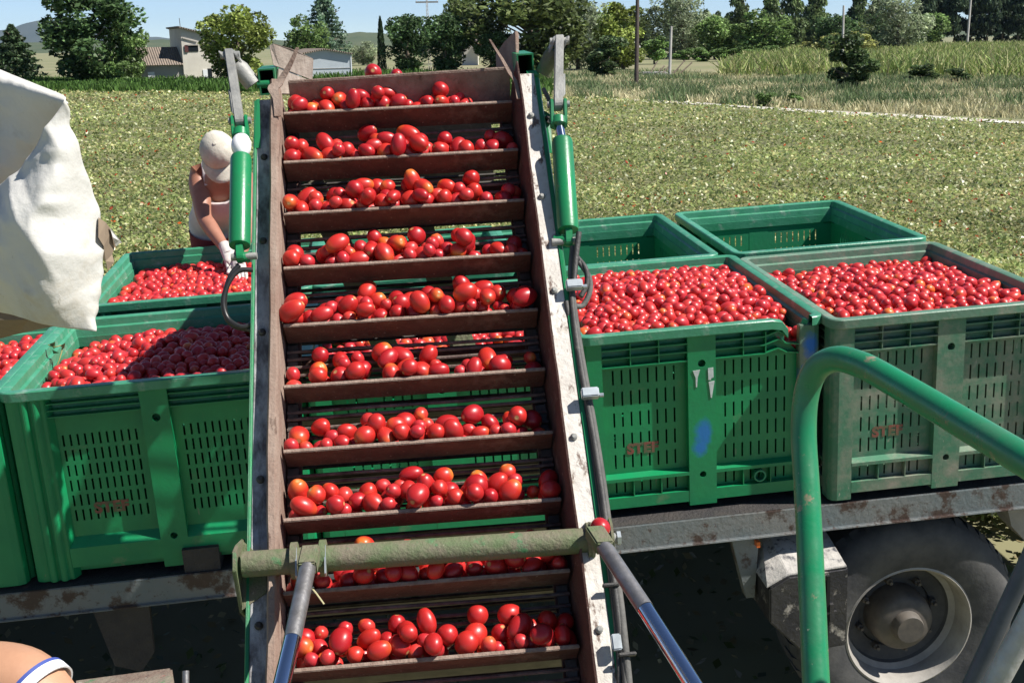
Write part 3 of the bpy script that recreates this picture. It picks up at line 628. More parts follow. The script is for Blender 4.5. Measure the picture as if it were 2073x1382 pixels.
def wheel(x, y, sgn, par):
    wprof = [(.285, .0), (.292, -.012), (.33, -.022), (.40, -.03), (.45, -.022), (.485, 0), (.505, .03), (.514, .07), (.514, .28), (.49, .33), (.42, .36), (.285, .34)]
    w = MB().lathe([(r, o*sgn) for r, o in wprof], (x, y, WZ), (0, 1, 0), 64).build('wheel', M['tyre'], par, True)
    s = MB()
    for i in range(46):                      # tread blocks round the shoulder
        a = 2*math.pi*i/46; c_, s_ = math.cos(a), math.sin(a)
        q = [Vector((x+(r*c_-e*s_), y+o*sgn, WZ+(r*s_+e*c_))) for r, o, e in ((.50, .02, -.022), (.52, .06, -.022), (.52, .06, .022), (.50, .02, .022))]
        s.prism(q, (0, .10*sgn, 0))
    s.build('tread', M['tyre'], w)
    MB().lathe([(r, o*sgn) for r, o in [(.286, .004), (.292, -.012), (.284, -.016), (.276, -.006), (.268, .02), (.262, .085), (.240, .105)]], (x, y, WZ), (0, 1, 0), 56).build('rim', M['wheel'], w, True)
    MB().lathe([(r, o*sgn) for r, o in [(.241, .1045), (.232, .12), (.17, .135), (.165, .15), (.05, .15)]], (x, y, WZ), (0, 1, 0), 56).build('wheel_disc', M['tyre'], w, True)
    MB().lathe([(r, o*sgn) for r, o in [(.14, .15), (.138, .07), (.13, .035), (.115, .02), (.07, .015), (.066, -.02), (.06, -.032), (.0, -.032)]], (x, y, WZ), (0, 1, 0), 36).build('hub', M['hub'], w, True)
    for i in range(8):
        a = 2*math.pi*(i+.3)/8; MB().lathe([(.016, .14*sgn), (.016, .105*sgn), (.010, .10*sgn), (.008, .085*sgn), (0, .085*sgn)], (x+.175*math.cos(a), y, WZ+.175*math.sin(a)), (0, 1, 0), 6).build('wheel_nut', M['hub'], w)
    return w
wheel(WX, WY, 1, tr); wheel(WX, 2.98, -1, tr); wheel(-3.6, WY, 1, tr); wheel(-3.6, 2.98, -1, tr)
MB().tube([(WX, .3, WZ), (WX, 2.8, WZ)], .07, 12).build('axle', M['hub'], tr); MB().tube([(-3.6, .3, WZ), (-3.6, 2.8, WZ)], .07, 12).build('axle', M['hub'], tr)
fr_ = [(.715, -1.085), (.80, -1.04), (1.05, -1.03), (1.05, -1.39), (.86, -1.40), (.715, -1.24)]; bk = [(.715, -1.08), (.80, -.955), (1.05, -.955), (1.05, -1.39), (.86, -1.40), (.715, -1.24)]
vs = [(a, -.21, b) for a, b in fr_] + [(a, .15, b) for a, b in bk]
tb = MB().add(vs, [(0, 1, 2, 3, 4, 5), (11, 10, 9, 8, 7, 6)] + [(i, (i+1) % 6, 6+(i+1) % 6, 6+i) for i in range(6)]).build('toolbox', M['toolbox'], tr, False, .007)
vs = [(.706, -.20, -1.078), (.797, -.20, -1.033), (1.045, -.205, -1.021), (1.045, .15, -.945), (.795, .15, -.944), (.707, .15, -1.072)]
MB().add(vs + [(a, b, c-.008) for a, b, c in vs], [(0, 1, 4, 5), (1, 2, 3, 4), (11, 10, 7, 6), (10, 9, 8, 7)] + [(i, 6+i, 6+(i+1) % 6, (i+1) % 6) for i in range(6)]).build('lid', M['toolbox_top'], tb, bevel=.004)
MB().box(.955, .968, -.222, -.208, -1.38, -1.05).build('rib', M['hole'], tb); MB().box(.968, .985, -.226, -.2095, -1.26, -1.18).build('latch', M['toolbox'], tb); MB().box(.93, 1.0, -.224, -.2095, -1.225, -1.215).build('hasp', M['toolbox'], tb)
MB().prism([(.60, -.06, DZ-.127), (.72, -.06, DZ-.127), (.70, -.06, -1.20), (.665, -.06, -1.20)], (0, .06, 0)).build('bracket', M['beam'], tr)
MB().prism([(1.83, -.03, DZ-.127), (1.93, -.03, DZ-.127), (1.98, -.03, -1.03), (1.93, -.03, -1.10), (1.86, -.03, -1.02)], (0, .12, 0)).build('mudguard_bracket', M['wheel'], tr)
MB().box(.70, .715, -.09, -.06, -.955, -.93).build('marker_lamp', M['orange_lamp'], tr)
MB().prism([(-2.0, -.05, DZ-.127), (-1.78, -.05, DZ-.127), (-1.79, -.05, -1.14), (-1.85, -.05, -1.22), (-1.95, -.05, -1.18)], (0, .03, 0)).build('support_plate', M['deck'], tr)
MB().box(-1.62, -1.48, -.07, .1, DZ-.0115, DZ+.085).build('bin_stop', M['deck'], tr)
# ------------------------------------------------------------------ plastic bins
def ring(W_, D_, H_, rc, prof):
    """profile (outward, z) swept round a rounded rectangle"""
    path = []
    for cx, cy, a0 in ((W_-rc, D_-rc, 0), (rc, D_-rc, 90), (rc, rc, 180), (W_-rc, rc, 270)):
        for i in range(6):
            a = math.radians(a0+18*i); path.append((cx, cy, math.cos(a), math.sin(a)))
    n, m = len(path), len(prof); vs = []
    for cx, cy, ca, sa in path:
        for o, z in prof: vs.append((cx+ca*(rc+o), cy+sa*(rc+o), H_+z))
    return vs, [(i*m+j, i*m+(j+1) % m, ((i+1) % n)*m+(j+1) % m, ((i+1) % n)*m+j) for i in range(n) for j in range(m)]
BIN = {}
def bin_meshes(key, W_, D_, H_, style, torn=False):
    """list of (name, mesh-builder, bevel) in bin coordinates: z 0 = feet, front = y 0"""
    out = []
    prof = [(.010, -.040), (.014, -.036), (.014, -.004), (.010, 0), (-.022, 0), (-.027, -.004), (-.030, -.034), (-.042, -.040), (-.046, -.075), (-.050, -.075), (-.050, -.12), (-.038, -.12), (-.034, -.040)]
    vs, fs = ring(W_, D_, H_, .045, prof)
    if torn:                                   # the right part of the front lip has been ripped out
        m = len(prof); vs = [Vector(v) for v in vs]; s = MB(); n = len(vs)//m
        # ring starts at the back right corner; the last point (front right corner end) joins the first by the right side
        cut = [i for i in range(n) if not (vs[i*m].y < .09 and vs[i*m].x > W_-.10)]
        keep = [f for f in fs if not ({f[0]//m, f[2]//m} == {17, 18})]
        s.add(vs, keep)
        a = 17; e = 18                          # open front run: end it at x=.80 with a drooping tear
        base = [vs[a*m+j] for j in range(m)]; xs = [base[0].x, .30, .62, .79, .835, .86]; dz = [0, 0, 0, .0, -.012, -.045]
        V = [Vector((x, base[j].y+(.012 if k >= 4 else 0), base[j].z+dz[k])) for k, x in enumerate(xs) for j in range(m)]
        s.add(V, [(k*m+j, k*m+(j+1) % m, (k+1)*m+(j+1) % m, (k+1)*m+j) for k in range(len(xs)-1) for j in range(m)])
        out.append(('rim', s, 0, True))
    else:
        out.append(('rim', MB().add(vs, fs), 0, True))
    T = [lambda p: p, lambda p: Vector((W_-p.y, p.x, p.z)), lambda p: Vector((W_-p.x, D_-p.y, p.z)), lambda p: Vector((p.y, D_-p.x, p.z))]
    for q in range(4):
        w = W_ if q % 2 == 0 else D_; xf = T[q]; pc = .092; ph = .058 if style == 'A' else .052; top = H_-.036; rc = .036
        # corner post at this wall's left end
        s = MB(xf)
        if style == 'A':
            s.prism([(0, pc, 0), (0, .03, 0), (.009, .009, 0), (.03, 0, 0), (pc, 0, 0), (pc, rc, 0), (rc, rc, 0), (rc, pc, 0)], (0, 0, top))
        else:
            pts = [(0, .13, 0), (0, .035, 0), (.010, .010, 0), (.035, 0, 0)]
            for c_ in (.075, .115):
                pts += [(c_-.018, .003, 0)] + [(c_+.016*math.cos(a), .004-.016*math.sin(a), 0) for a in (math.pi*.9, math.pi*.7, math.pi/2, math.pi*.3, math.pi*.1)] + [(c_+.018, .003, 0)]
            pts += [(.15, 0, 0), (.17, rc, 0), (rc, rc, 0), (rc, .13, 0)]
            s.prism(pts, (0, 0, top)); pc = .15
        out.append(('corner_post', s, .003, False))
        # centre post with drilled holes
        s = MB(xf); a0, a1 = w/2-ph, w/2+ph
        zz = [.012, .10, .10+2*ph, H_-.105-2*ph, H_-.105, top]
        s.box(a0, a1, 0, rc, zz[0], zz[1]); s.plate_hole(a0, a1, zz[1], zz[2], 0, rc, (w/2, zz[1]+ph*.8), .014)
        s.box(a0, a1, 0, rc, zz[2], zz[3]); s.plate_hole(a0, a1, zz[3], zz[4], 0, rc, (w/2, zz[3]+ph*1.1), .016); s.box(a0, a1, 0, rc, zz[4], top)
        out.append(('center_post', s, 0, False))
        # slotted wall sheet: two recessed fields
        s = MB(xf); nc, nr_, z1 = (8, 5, H_-.165) if style == 'A' else (11, 6, H_-.20)
        for b0, b1 in ((pc, a0), (a1, w-pc)):
            wd_ = b1-b0; sl = []; pit = min(.036, wd_*.86/nc); x0 = b0+wd_/2-pit*(nc-1)/2; rh, hh = (.091, .062) if style == 'A' else (.062, .046)
            for i in range(nc):
                for j in range(nr_):
                    zt = z1-rh*j
                    sl.append((x0+i*pit-.0038, x0+i*pit+.0038, zt-hh, zt))
                if style == 'A' and i not in (2, 5): sl.append((x0+i*pit-.0038, x0+i*pit+.0038, .085, .135))
            ztop = H_-.12 if not (torn and q == 0 and b0 > .5) else H_-.15
            s.slotted(b0, b1, .02, ztop, rc, .007, sl)
            if torn and q == 0 and b0 > .5: s.prism([(b0, rc+.001, ztop), (b0, rc+.001, H_-.06), (.80, rc+.001, H_-.06), (.84, rc+.001, H_-.10), (.875, rc+.001, H_-.115), (w-pc, rc+.001, ztop)], (0, .006, 0))
        s.box(.004, pc, rc-.001, rc+.007, .02, H_-.13); s.box(a0, a1, rc+.001, rc+.008, .02, H_-.13); s.box(w-pc, w-.004, rc-.001, rc+.007, .02, H_-.13)
        out.append(('wall', s, 0, False))
        # stiffening grille below the rim, ledge and foot rail
        for b0, b1 in ((pc, a0), (a1, w-pc)):
            s = MB(xf); tornhere = torn and q == 0 and b0 > .5
            if style == 'A':
                for z in (.068, .103, .140):
                    if tornhere and z < .15:
                        s.prism([(b0, .002, H_-z), (.76, .002, H_-z), (.82, .004, H_-z+.018), (.86, .010, H_-z-.004), (b1 if z > .1 else .862, .004, H_-z-.01), (b1 if z > .1 else .862, .004, H_-z-.014), (.86, .010, H_-z-.009), (.82, .004, H_-z+.013), (.76, .002, H_-z-.005), (b0, .002, H_-z-.005)], (0, .033, 0))
                    else: s.box(b0, b1, .002, rc+.001, H_-z-.005, H_-z)
                for k in (1/3, 2/3):
                    if not (tornhere and k > .5): s.box(b0+(b1-b0)*k-.002, b0+(b1-b0)*k+.002, .003, rc, H_-.140, H_-.04)
                    else: s.box(b0+(b1-b0)*.6-.002, b0+(b1-b0)*.6+.002, .003, rc, H_-.140, H_-.05)
            else:
                for z in (.062, .088, .114): s.box(b0, b1, .006, rc+.001, H_-z-.004, H_-z)
            out.append(('grille', s, 0, False))
            s = MB(xf)
            if style == 'A':
                s.prism([(b0, .0, .148), (b0, .0, .162), (b0, rc+.001, .172), (b0, rc+.001, .146)], (b1-b0, 0, 0)); s.box(b0, b1, .001, rc+.002, .03, .078)
                for k in (1/3, 2/3): s.box(b0+(b1-b0)*k-.002, b0+(b1-b0)*k+.002, .004, rc, .078, .147)
            else: s.prism([(b0, .0, .05), (b0, .0, .13), (b0, rc+.001, .165), (b0, rc+.001, .05)], (b1-b0, 0, 0))
            out.append(('foot_rail', s, 0, False))
    s = MB(); s.box(.045, W_-.045, .045, D_-.045, .05, .062); out.append(('floor', s, 0, False))
    return out
def text_mesh(txt, size, mat):
    c = bpy.data.curves.new('t', 'FONT'); c.body = txt; c.size = size; c.extrude = .0006; c.offset = .003; c.space_character = 1.05
    o = bpy.data.objects.new('t', c); col.objects.link(o); dg = bpy.context.evaluated_depsgraph_get(); me = bpy.data.meshes.new_from_object(o.evaluated_get(dg)); bpy.data.objects.remove(o)
    me.name = 'lettering'; me.materials.clear(); me.materials.append(mat); return me
TXT = text_mesh('STEF', .062, M['letter'])
HB = .785
def place_bin(key, x, y, W_, D_, style, label, mat='bin', torn=False, letters=False, rz=0):
    k = (W_, D_, style, torn, mat)
    if k not in BIN: BIN[k] = [(n, b.mesh(n, M[mat] if n != 'rim' else M['rim_old' if mat == 'bin_old' else 'rim'], sm, bv)) for n, b, bv, sm in bin_meshes(key, W_, D_, HB, style, torn)]
    t = thing('harvest_bin', label, 'bin', group='green plastic harvest bins on the trailer'); t.matrix_world = RIG @ Matrix.Translation((x, y, -HB)) @ Matrix.Rotation(rz, 4, 'Z')
    out = []
    for n, me in BIN[k]: out.append(link(n, me, t))
    if letters:
        o = link('lettering', TXT, t); o.rotation_euler = (math.pi/2, 0, 0); o.location = (.19 if style == 'A' else .26, .0345, .255)
    return t, out
place_bin('L0', -3.31, -.05, 1.09, 1.07, 'B', 'full green bin at the far left, mostly cut off by the border')
place_bin('L1', -2.195, -.045, 1.10, 1.07, 'B', 'full green bin with fluted corners left of the conveyor, half in shade', letters=True)
place_bin('M', -1.075, -.03, 1.04, 1.10, 'A', 'green bin seen only through the gaps of the conveyor belt', letters=True)
R1, r1p = place_bin('R1', 0, 0, 1.0, 1.2, 'A', 'full green bin with torn rim corner and blue paint, right of the conveyor', torn=True, letters=True)
place_bin('R2', 1.015, -.085, 1.0, 1.2, 'A', 'full weathered green bin at the right border above the wheel', mat='bin_old', letters=True)
place_bin('LB', -2.20, 1.275, 1.10, 1.27, 'B', 'green bin of tomatoes the bending worker is reaching into', mat='bin_pale')
place_bin('MB', -1.08, 1.29, 1.0, 1.2, 'A', 'back row green bin hidden behind the conveyor belt')
place_bin('RB1', -.062, 1.24, 1.0, 1.2, 'A', 'empty green bin in the back row just right of the conveyor', mat='bin_pale')
place_bin('RB2', 1.034, 1.224, 1.0, 1.2, 'A', 'empty green bin in the back row at the right, nearest the field', mat='bin_pale')
# blue spray paint and white marks on the torn bin
M['bin_blue'] = spot_material('bin_green_blue_spray', 'bin', [(.505, 0, .33, .035, .055), (.49, 0, .27, .03, .04)], (.012, .15, .42))
M['bin_blue2'] = spot_material('bin_green_blue_spray_corner', 'bin_old', [(.955, 0, .66, .03, .05), (.94, 0, .53, .03, .05)], (.01, .13, .5))
cps = [o for o in r1p if o.name.startswith('center_post')]; o = cps[0]; o.data = o.data.copy(); o.data.materials[0] = M['bin_blue']
cr_ = [o for o in r1p if o.name.startswith('corner_post')][1]; cr_.data = cr_.data.copy(); cr_.data.materials[0] = M['bin_blue2']
for poly in ([(.462, .60), (.492, .602), (.482, .57), (.479, .53), (.474, .53), (.473, .57)], [(.525, .605), (.547, .607), (.548, .565), (.538, .562), (.537, .555), (.526, .556)], [(.527, .547), (.552, .55), (.545, .51), (.54, .478), (.535, .48), (.531, .52)]):
    MB().prism([(a, -.0025, b) for a, b in poly], (0, .002, 0)).build('paint_mark', M['mark'], R1)
MB().lathe([(.020, -.004), (.026, -.004), (.026, .03), (.020, .03), (.020, -.004)], (.745, .006, .11), (0, 1, 0), 20).build('drain_ring', M['bin_pale'], R1, True)
MB().prism([(.915, .02, HB-.045), (.935, .006, HB-.05), (.945, .004, HB-.02), (.93, .02, HB-.012)], (0, .01, 0)).build('torn_flap', M['bin_pale'], R1)
# ------------------------------------------------------------------ tomatoes
def tomato_geo(seg, rings, ell, bump):
    vs, tz = [], []
    for i in range(rings+1):
        th = math.pi*i/rings; z = math.cos(th); r = math.sin(th)
        zz = z*ell - (.10*math.exp(-(r/.22)**2) if z > 0 else 0); rr = r*(1-.06*z)
        for k in range(seg):
            a = 2*math.pi*k/seg; q = rr*(1+bump*math.cos(3*a+1)); vs.append((q*math.cos(a), q*math.sin(a), zz)); tz.append(.5+.5*z)
    fs = [(i*seg+k, (i+1)*seg+k, (i+1)*seg+(k+1) % seg, i*seg+(k+1) % seg) for i in range(rings) for k in range(seg)]
    return np.array(vs), np.array(fs), np.array(tz)
TOM = []
for ell, bu in ((1.0, .03), (1.14, .02), (1.30, .035), (1.5, .03), (1.06, .06)):
    v, f, tz = tomato_geo(22, 14, ell, bu); TOM.append(np_mesh('tomato', v, f, M['tomato'], True, {'tz': ('FLOAT', tz)}))
# heaps in the bins
heaps = []                                    # (centre, radius, elongation, axis)
def heap(x0, x1, y0, y1, hf, layers=3, r0=.0238):
    for L in range(layers):
        pts = np.zeros((0, 2)); rad = []
        tries = int((x1-x0)*(y1-y0)/(r0*r0)*2.2)
        cand = rng.uniform([x0+.02, y0+.02], [x1-.02, y1-.02], (tries, 2)); rr = r0*rng.uniform(.78, 1.28, tries)
        for c_, r in zip(cand, rr):
            if len(pts):
                dd = np.hypot(pts[:, 0]-c_[0], pts[:, 1]-c_[1])
                if (dd < .80*(np.array(rad)+r)).any(): continue
            pts = np.vstack([pts, c_]); rad.append(r)
        for c_, r in zip(pts, rad):
            ax = rng.normal(size=3); ax[2] *= .6; ax /= np.linalg.norm(ax)
            heaps.append((c_[0], c_[1], hf(c_[0], c_[1]) - r*.4 - L*.031 + rng.normal(0, .007), r, rng.choice([1.0, 1.12, 1.25, 1.4]), ax))
nz = lambda x, y, s=.2: .02*smooth_noise(x, y, s, 6)
heap(-.03+.06, .95, .05, 1.15, lambda x, y: -.028+.055*math.sin(min(max(x/.95, 0), 1)*math.pi)*math.sin(min(max(y/1.2, 0), 1)*math.pi)+nz(x, y)-.02*(y/1.2)-(.05 if x > .8 and y < .2 else 0))
heap(1.07, 1.96, -.03, 1.06, lambda x, y: -.032+.03*math.sin((x-1.05)/.95*math.pi)*math.sin((y+.06)/1.15*math.pi)+nz(x, y)-.045*max(y, 0))
heap(-2.14, -1.15, .01, .97, lambda x, y: -.028-.05*max(0, (-1.75-x))*2-.055*max(y, 0)+.03*math.sin((x+2.15)*math.pi)*math.sin((y)*math.pi)+nz(x, y))
heap(-3.25, -2.27, .01, .97, lambda x, y: -.035-.03*max(y, 0)+nz(x, y), 2)
heap(-1.02, -.09, .03, 1.02, lambda x, y: -.05+nz(x, y), 1)
heap(-2.14, -1.15, 1.34, 2.48, lambda x, y: -.075-.035*(y-1.3)+.03*math.sin((x+2.15)*math.pi)+nz(x, y), 2)
# tomatoes on the belt: every slat holds back its own little pile
ORD = ['topmost', 'second', 'third', 'fourth', 'fifth', 'sixth', 'seventh', 'eighth', 'ninth', 'tenth', 'lowest']
ROWS = [(51, 0.0, 0.62, 0.5), (55, 0.0, 0.75, 0.5), (64, 0.0, 0.75, 0.55), (55, 0.0, 0.75, 0.5), (69, 0.0, 0.75, 0.65), (43, 0.0, 0.73, 0.55), (46, 0.0, 0.75, 0.6), (56, 0.0, 0.75, 0.55), (56, 0.0, 0.75, 0.65), (58, 0.03, 0.75, 0.75), (40, 0.02, 0.75, 0.9)]
_o = 'first second third fourth fifth sixth seventh eighth ninth tenth eleventh twelfth thirteenth fourteenth fifteenth sixteenth seventeenth eighteenth nineteenth'.split()
def ordinal(n):
    if n < 20: return _o[n-1]
    a, b = ['twent', 'thirt', 'fort'][n//10-2], n % 10; return a+'ieth' if b == 0 else a+'y-'+_o[b-1]
BT = -.098; PITCH = .19985
def row_u(lo, hi, sp):
    return lo+(hi-lo)*(random.random() if random.random() < sp else min(max(random.gauss(.40, .17), 0), 1))
VG, TG = np.meshgrid(np.arange(0, .15, .006), np.arange(0, .15, .006), indexing='ij')
TCOPY = []
for ri, (cnt, lo, hi, sp) in enumerate(ROWS):
    vb = (9-ri)*PITCH+.010; pl = []
    for i in range(cnt):
        r = random.choice([.0190, .0210, .0225, .0240, .0250, .0265, .0290]); best = None
        for _ in range(4):
            u = min(max(row_u(lo, hi, sp), r+.002), .75-r)
            off = random.choice((0, 0, .03, .055)) if random.random() < (.2 if ri < 7 else .45) else 0; vv = vb+r+VG+off; tt = BT+r+TG; z = .695*vv+.7185*tt; bad = np.zeros(vv.shape, bool)
            for (pu, pv, pt, pr) in pl:
                if abs(pu-u) < pr+r: bad |= ((pu-u)**2+(pv-vv)**2+(pt-tt)**2 < (.93*(pr+r))**2)
            # nothing may rest beyond the slat tip
            bad |= (tt > .015) & (vv-vb < r+.012)
            z = np.where(bad, 9, z); j = np.unravel_index(z.argmin(), z.shape)
            sc_ = z[j]+random.gauss(0, .018)
            if best is None or sc_ < best[0]: best = (sc_, u, vv[j], tt[j])
        pl.append((best[1], best[2], best[3], r))
    rank = sorted(range(cnt), key=lambda q: -(pl[q][3]*(1+4*(pl[q][2]-BT)+2*(pl[q][1]-vb)))); single = set(rank[:int(cnt*.56)])
    for q in range(cnt):
        if q not in single:
            ax = rng.normal(size=3); ax /= np.linalg.norm(ax); w_ = CONV @ Vector(pl[q][:3]); heaps.append((w_.x, w_.y, w_.z, pl[q][3], 1.12, ax))
    pl = sorted(pl[q] for q in single)
    for ti, (u, v_, t_, r) in enumerate(pl):
        me = TOM[random.choices(range(5), [3, 4, 4, 3, 1.5])[0]]; o = link('tomato', me)
        q = Vector((random.gauss(0, 1), random.gauss(0, 1), random.gauss(.25, .8))).to_track_quat('Z', 'Y').to_matrix().to_4x4() @ Matrix.Rotation(random.uniform(0, 6.28), 4, 'Z')
        o.matrix_world = RIG @ CONV @ Matrix.Translation((u, v_, t_)) @ q @ Matrix.Scale(r*random.uniform(.96, 1.05), 4)
        size = 'small ' if r < .0205 else 'large ' if r > .0285 else ''
        tag(o, '%sred tomato, %s from the left behind the %s belt slat%s' % (size, ordinal(ti+1), ORD[ri], '' if ri in (0, 10) else ' from the top'), 'tomato', 'tomatoes behind the %s belt slat' % ORD[ri])
        TCOPY.append(o)
v0, f0, tz0 = tomato_geo(11, 7, 1.0, .02); n = len(heaps); hv, hz, hr = [], [], []
for (x, y, z, r, e, ax) in heaps:
    q = Vector(ax).to_track_quat('Z', 'Y').to_matrix(); A = np.array(q); hv.append((v0*np.array([r, r, r*e])) @ A.T + np.array([x, y, z])); hz.append(tz0); hr.append(np.full(len(v0), rng.random()**1.5))
hv = np.vstack(hv); fs = (f0[None]+(np.arange(n)*len(v0))[:, None, None]).reshape(-1, 4)
o = link('tomato_heap', np_mesh('tomato_heap', hv, fs, M['tomato_pile'], True, {'tz': ('FLOAT', np.concatenate(hz)), 'rnd': ('FLOAT', np.concatenate(hr))})); o.matrix_world = RIG
tag(o, 'ripe red tomatoes heaped in the green bins and filling out the belt', 'tomatoes', kind='stuff')
def lone_tomato(mat, r, label, k=1):
    o = link('tomato', TOM[k]); o.matrix_world = RIG @ mat @ Matrix.Rotation(1.3, 4, 'X') @ Matrix.Scale(r, 4); return tag(o, label, 'tomato')
lone_tomato(Matrix.Translation(P(755, 147, 3.98)), .029, 'single tomato peeping over the head plate at the conveyor top')
lone_tomato(Matrix.Translation(P(803, 153, 4.02)), .022, 'small tomato barely showing over the head plate, right of the larger one')
lone_tomato(Matrix.Translation(P(1215, 1068, 3.0)), .026, 'single tomato caught in the right axle bracket')
# ------------------------------------------------------------------ conveyor (conveyor coordinates u, v, t)
cv = thing('tomato_conveyor', 'rusty slatted tomato conveyor with green sides rising over the trailer', 'conveyor', RIG @ CONV, (.37, -.9, -.2))
cb = BASE[cv.name]
V0, V1 = -.9, 1.86
def local(me_owner, name, mb, mat, n_pos, smooth=False, bevel=0):
    """one mesh shared by copies at the given conveyor positions"""
    me = mb.mesh(name, mat, smooth, bevel); out = []
    for p in n_pos:
        o = link(name, me, me_owner); o.location = (p[0]-cb[0], p[1]-cb[1], p[2]-cb[2]); out.append(o)
    return out
pos = [(0, k*PITCH, 0) for k in range(-3, 10)]
sl = local(cv, 'slat', MB().box(.004, .748, -.004, .005, BT, -.004), M['rust'], pos, bevel=.0015)
lipme = MB().box(.004, .748, -.005, .0065, -.0045, .0).mesh('slat_edge', M['lip'], False, .002)
for o in sl: link('slat_edge', lipme, o)
rp = []
for k in range(-20, 66):
    if k % 7: rp.append((0, k*PITCH/7, 0))
s = MB().tube([(.002, 0, BT-.008), (.2, .001, BT-.006), (.5, -.001, BT-.008), (.75, 0, BT-.006)], .0052, 7)
rods = local(cv, 'rod', s, M['rod'], rp, True)
for o in rods: o.location.z += random.uniform(-.004, .003); o.location.y += random.uniform(-.004, .004); o.rotation_euler.z = random.uniform(-.006, .006)
# returning run underneath, seen only in glimpses
s = MB()
for k in range(-28, 62): s.tube([(.0, k*PITCH/6, -.34), (.75, k*PITCH/6, -.34)], .006, 5)
for k in range(-4, 9): s.box(.0, .75, k*PITCH+.06, k*PITCH+.068, -.43, -.345)
s.build('return_belt', M['chain'], cv)
for u in (.018, .732):
    s = MB()
    for k in range(-24, 68): s.box(u-.014, u+.014, k*PITCH/7+.003, k*PITCH/7+.024, BT-.022, BT-.010+.003*(k % 2))
    s.build('chain', M['chain'], cv)
s = MB(); s.box(-.002, .040, V0, V1, BT-.05, BT-.024); s.box(.712, .752, V0, V1, BT-.05, BT-.024); s.build('chain_guide', M['rust'], cv)
for v_ in (-.3, .35, 1.0, 1.62): MB().tube([(-.05, v_, -.23), (.80, v_, -.23)], .022, 10).build('cross_tube', M['rust'], cv)
# dented guards, flaking flanges, green side frames
def strip(f, v0, v1, n):                      # f(v) -> closed section polygon (u,t)
    s = MB(); vs = []; m = None
    for i in range(n+1):
        v_ = v0+(v1-v0)*i/n; sec = f(v_); m = len(sec); vs += [(a, v_, b) for a, b in sec]
    return s.add(vs, [(i*m+j, i*m+(j+1) % m, (i+1)*m+(j+1) % m, (i+1)*m+j) for i in range(n) for j in range(m)] + [tuple(range(m-1, -1, -1)), tuple(n*m+j for j in range(m))])
wob = lambda v_, a, sd: a*noise.noise(Vector((v_*2.6, sd, 0)))+.4*a*noise.noise(Vector((v_*9, sd, 4)))
strip(lambda v_: [(-.031+wob(v_, .004, 1), -.13), (-.031+wob(v_, .005, 1), .046+wob(v_, .004, 2)), (-.026+wob(v_, .005, 1), .052+wob(v_, .004, 2)), (-.010+wob(v_, .004, 3), .050+wob(v_, .004, 2)), (-.004+wob(v_, .003, 3), .040), (-.003, -.13)], V0, 1.90, 70).build('guard', M['rust_dust'], cv, True)
strip(lambda v_: [(.752, -.13), (.757, -.02), (.768+wob(v_, .005, 5), .078+wob(v_, .006, 6)), (.773+wob(v_, .005, 5), .080+wob(v_, .006, 6)), (.764, -.02), (.762, -.13)], V0, 1.90, 70).build('guard', M['rust'], cv, True)
fl = MB().prism([(-.078, V0, -.004), (-.033, V0, -.004), (-.033, V0, .0015), (-.078, V0, .0015)], (0, V1-V0, 0)).build('flange', M['flake_left'], cv, bevel=.0015)
fr2 = MB().prism([(.7735, V0, .056), (.822, V0, .056), (.822, V0, .0615), (.7735, V0, .0615)], (0, V1-V0, 0)).build('flange', M['flake'], cv, bevel=.0015)
for v_ in (.12, .52, .98, 1.30, 1.62): MB().lathe([(.011, .0), (.011, .006), (.006, .011), (0, .011)], (-.055, v_, .0015), (0, 0, 1), 10).build('bolt', M['chain'], fl, True)
for v_ in (.02, .55, 1.02, 1.36, 1.68): MB().lathe([(.010, .0), (.010, .006), (.005, .011), (0, .011)], (.795, v_, .0615), (0, 0, 1), 10).build('bolt', M['steel'], fr2, True)
MB().prism([(-.0785, V0, .004), (-.0785, V0, -.28), (-.086, V0, -.28), (-.090, V0, .0), (-.086, V0, .006)], (0, V1-V0-.02, 0)).build('side_frame', M['paint'], cv, bevel=.002)
MB().prism([(.8225, V0, .064), (.8225, V0, -.28), (.829, V0, -.28), (.838, V0, .058), (.834, V0, .066)], (0, V1-V0-.02, 0)).build('side_frame', M['paint'], cv, bevel=.002)
MB().box(-.079, -.034, V0, V1, -.26, -.25).build('lower_flange', M['paint_dirty'], cv); MB().box(.775, .822, V0, V1, -.26, -.25).build('lower_flange', M['paint_dirty'], cv)
# head: last slat going over, head plate, square tubes, deflectors
MB().prism([(.02, 1.865, -.115), (.752, 1.865, -.115), (.752, 1.93, .012), (.02, 1.925, .004)], (0, .008, .004)).build('head_plate', M['rust_dust'], cv, bevel=.002)
def quad_plate(name, px, mat, th=.005, bend=None, par=cv):
    a = [PC(*q) for q in px]; nn = (a[1]-a[0]).cross(a[-1]-a[0]).normalized()*th
    return MB().prism(a, nn).build(name, mat, par, bevel=.0015)
db = quad_plate('deflector_board', [(545, 93, 3.90), (553, 88, 3.90), (590, 99, 3.95), (634, 119, 4.02), (632, 163, 4.02), (566, 137, 3.93), (553, 133, 3.91)], M['board'], .014)
quad_plate('deflector_board', [(564, 139, 3.915), (632, 164, 4.015), (632, 192, 4.0), (560, 190, 3.9)], M['board'], .012)
quad_plate('deflector_board', [(1004, 137, 4.05), (1003, 110, 4.05), (1020, 85, 4.02), (1043, 62, 3.98), (1046, 70, 3.98), (1046, 128, 3.96), (1044, 160, 3.95)], M['rust_dust'], .01)
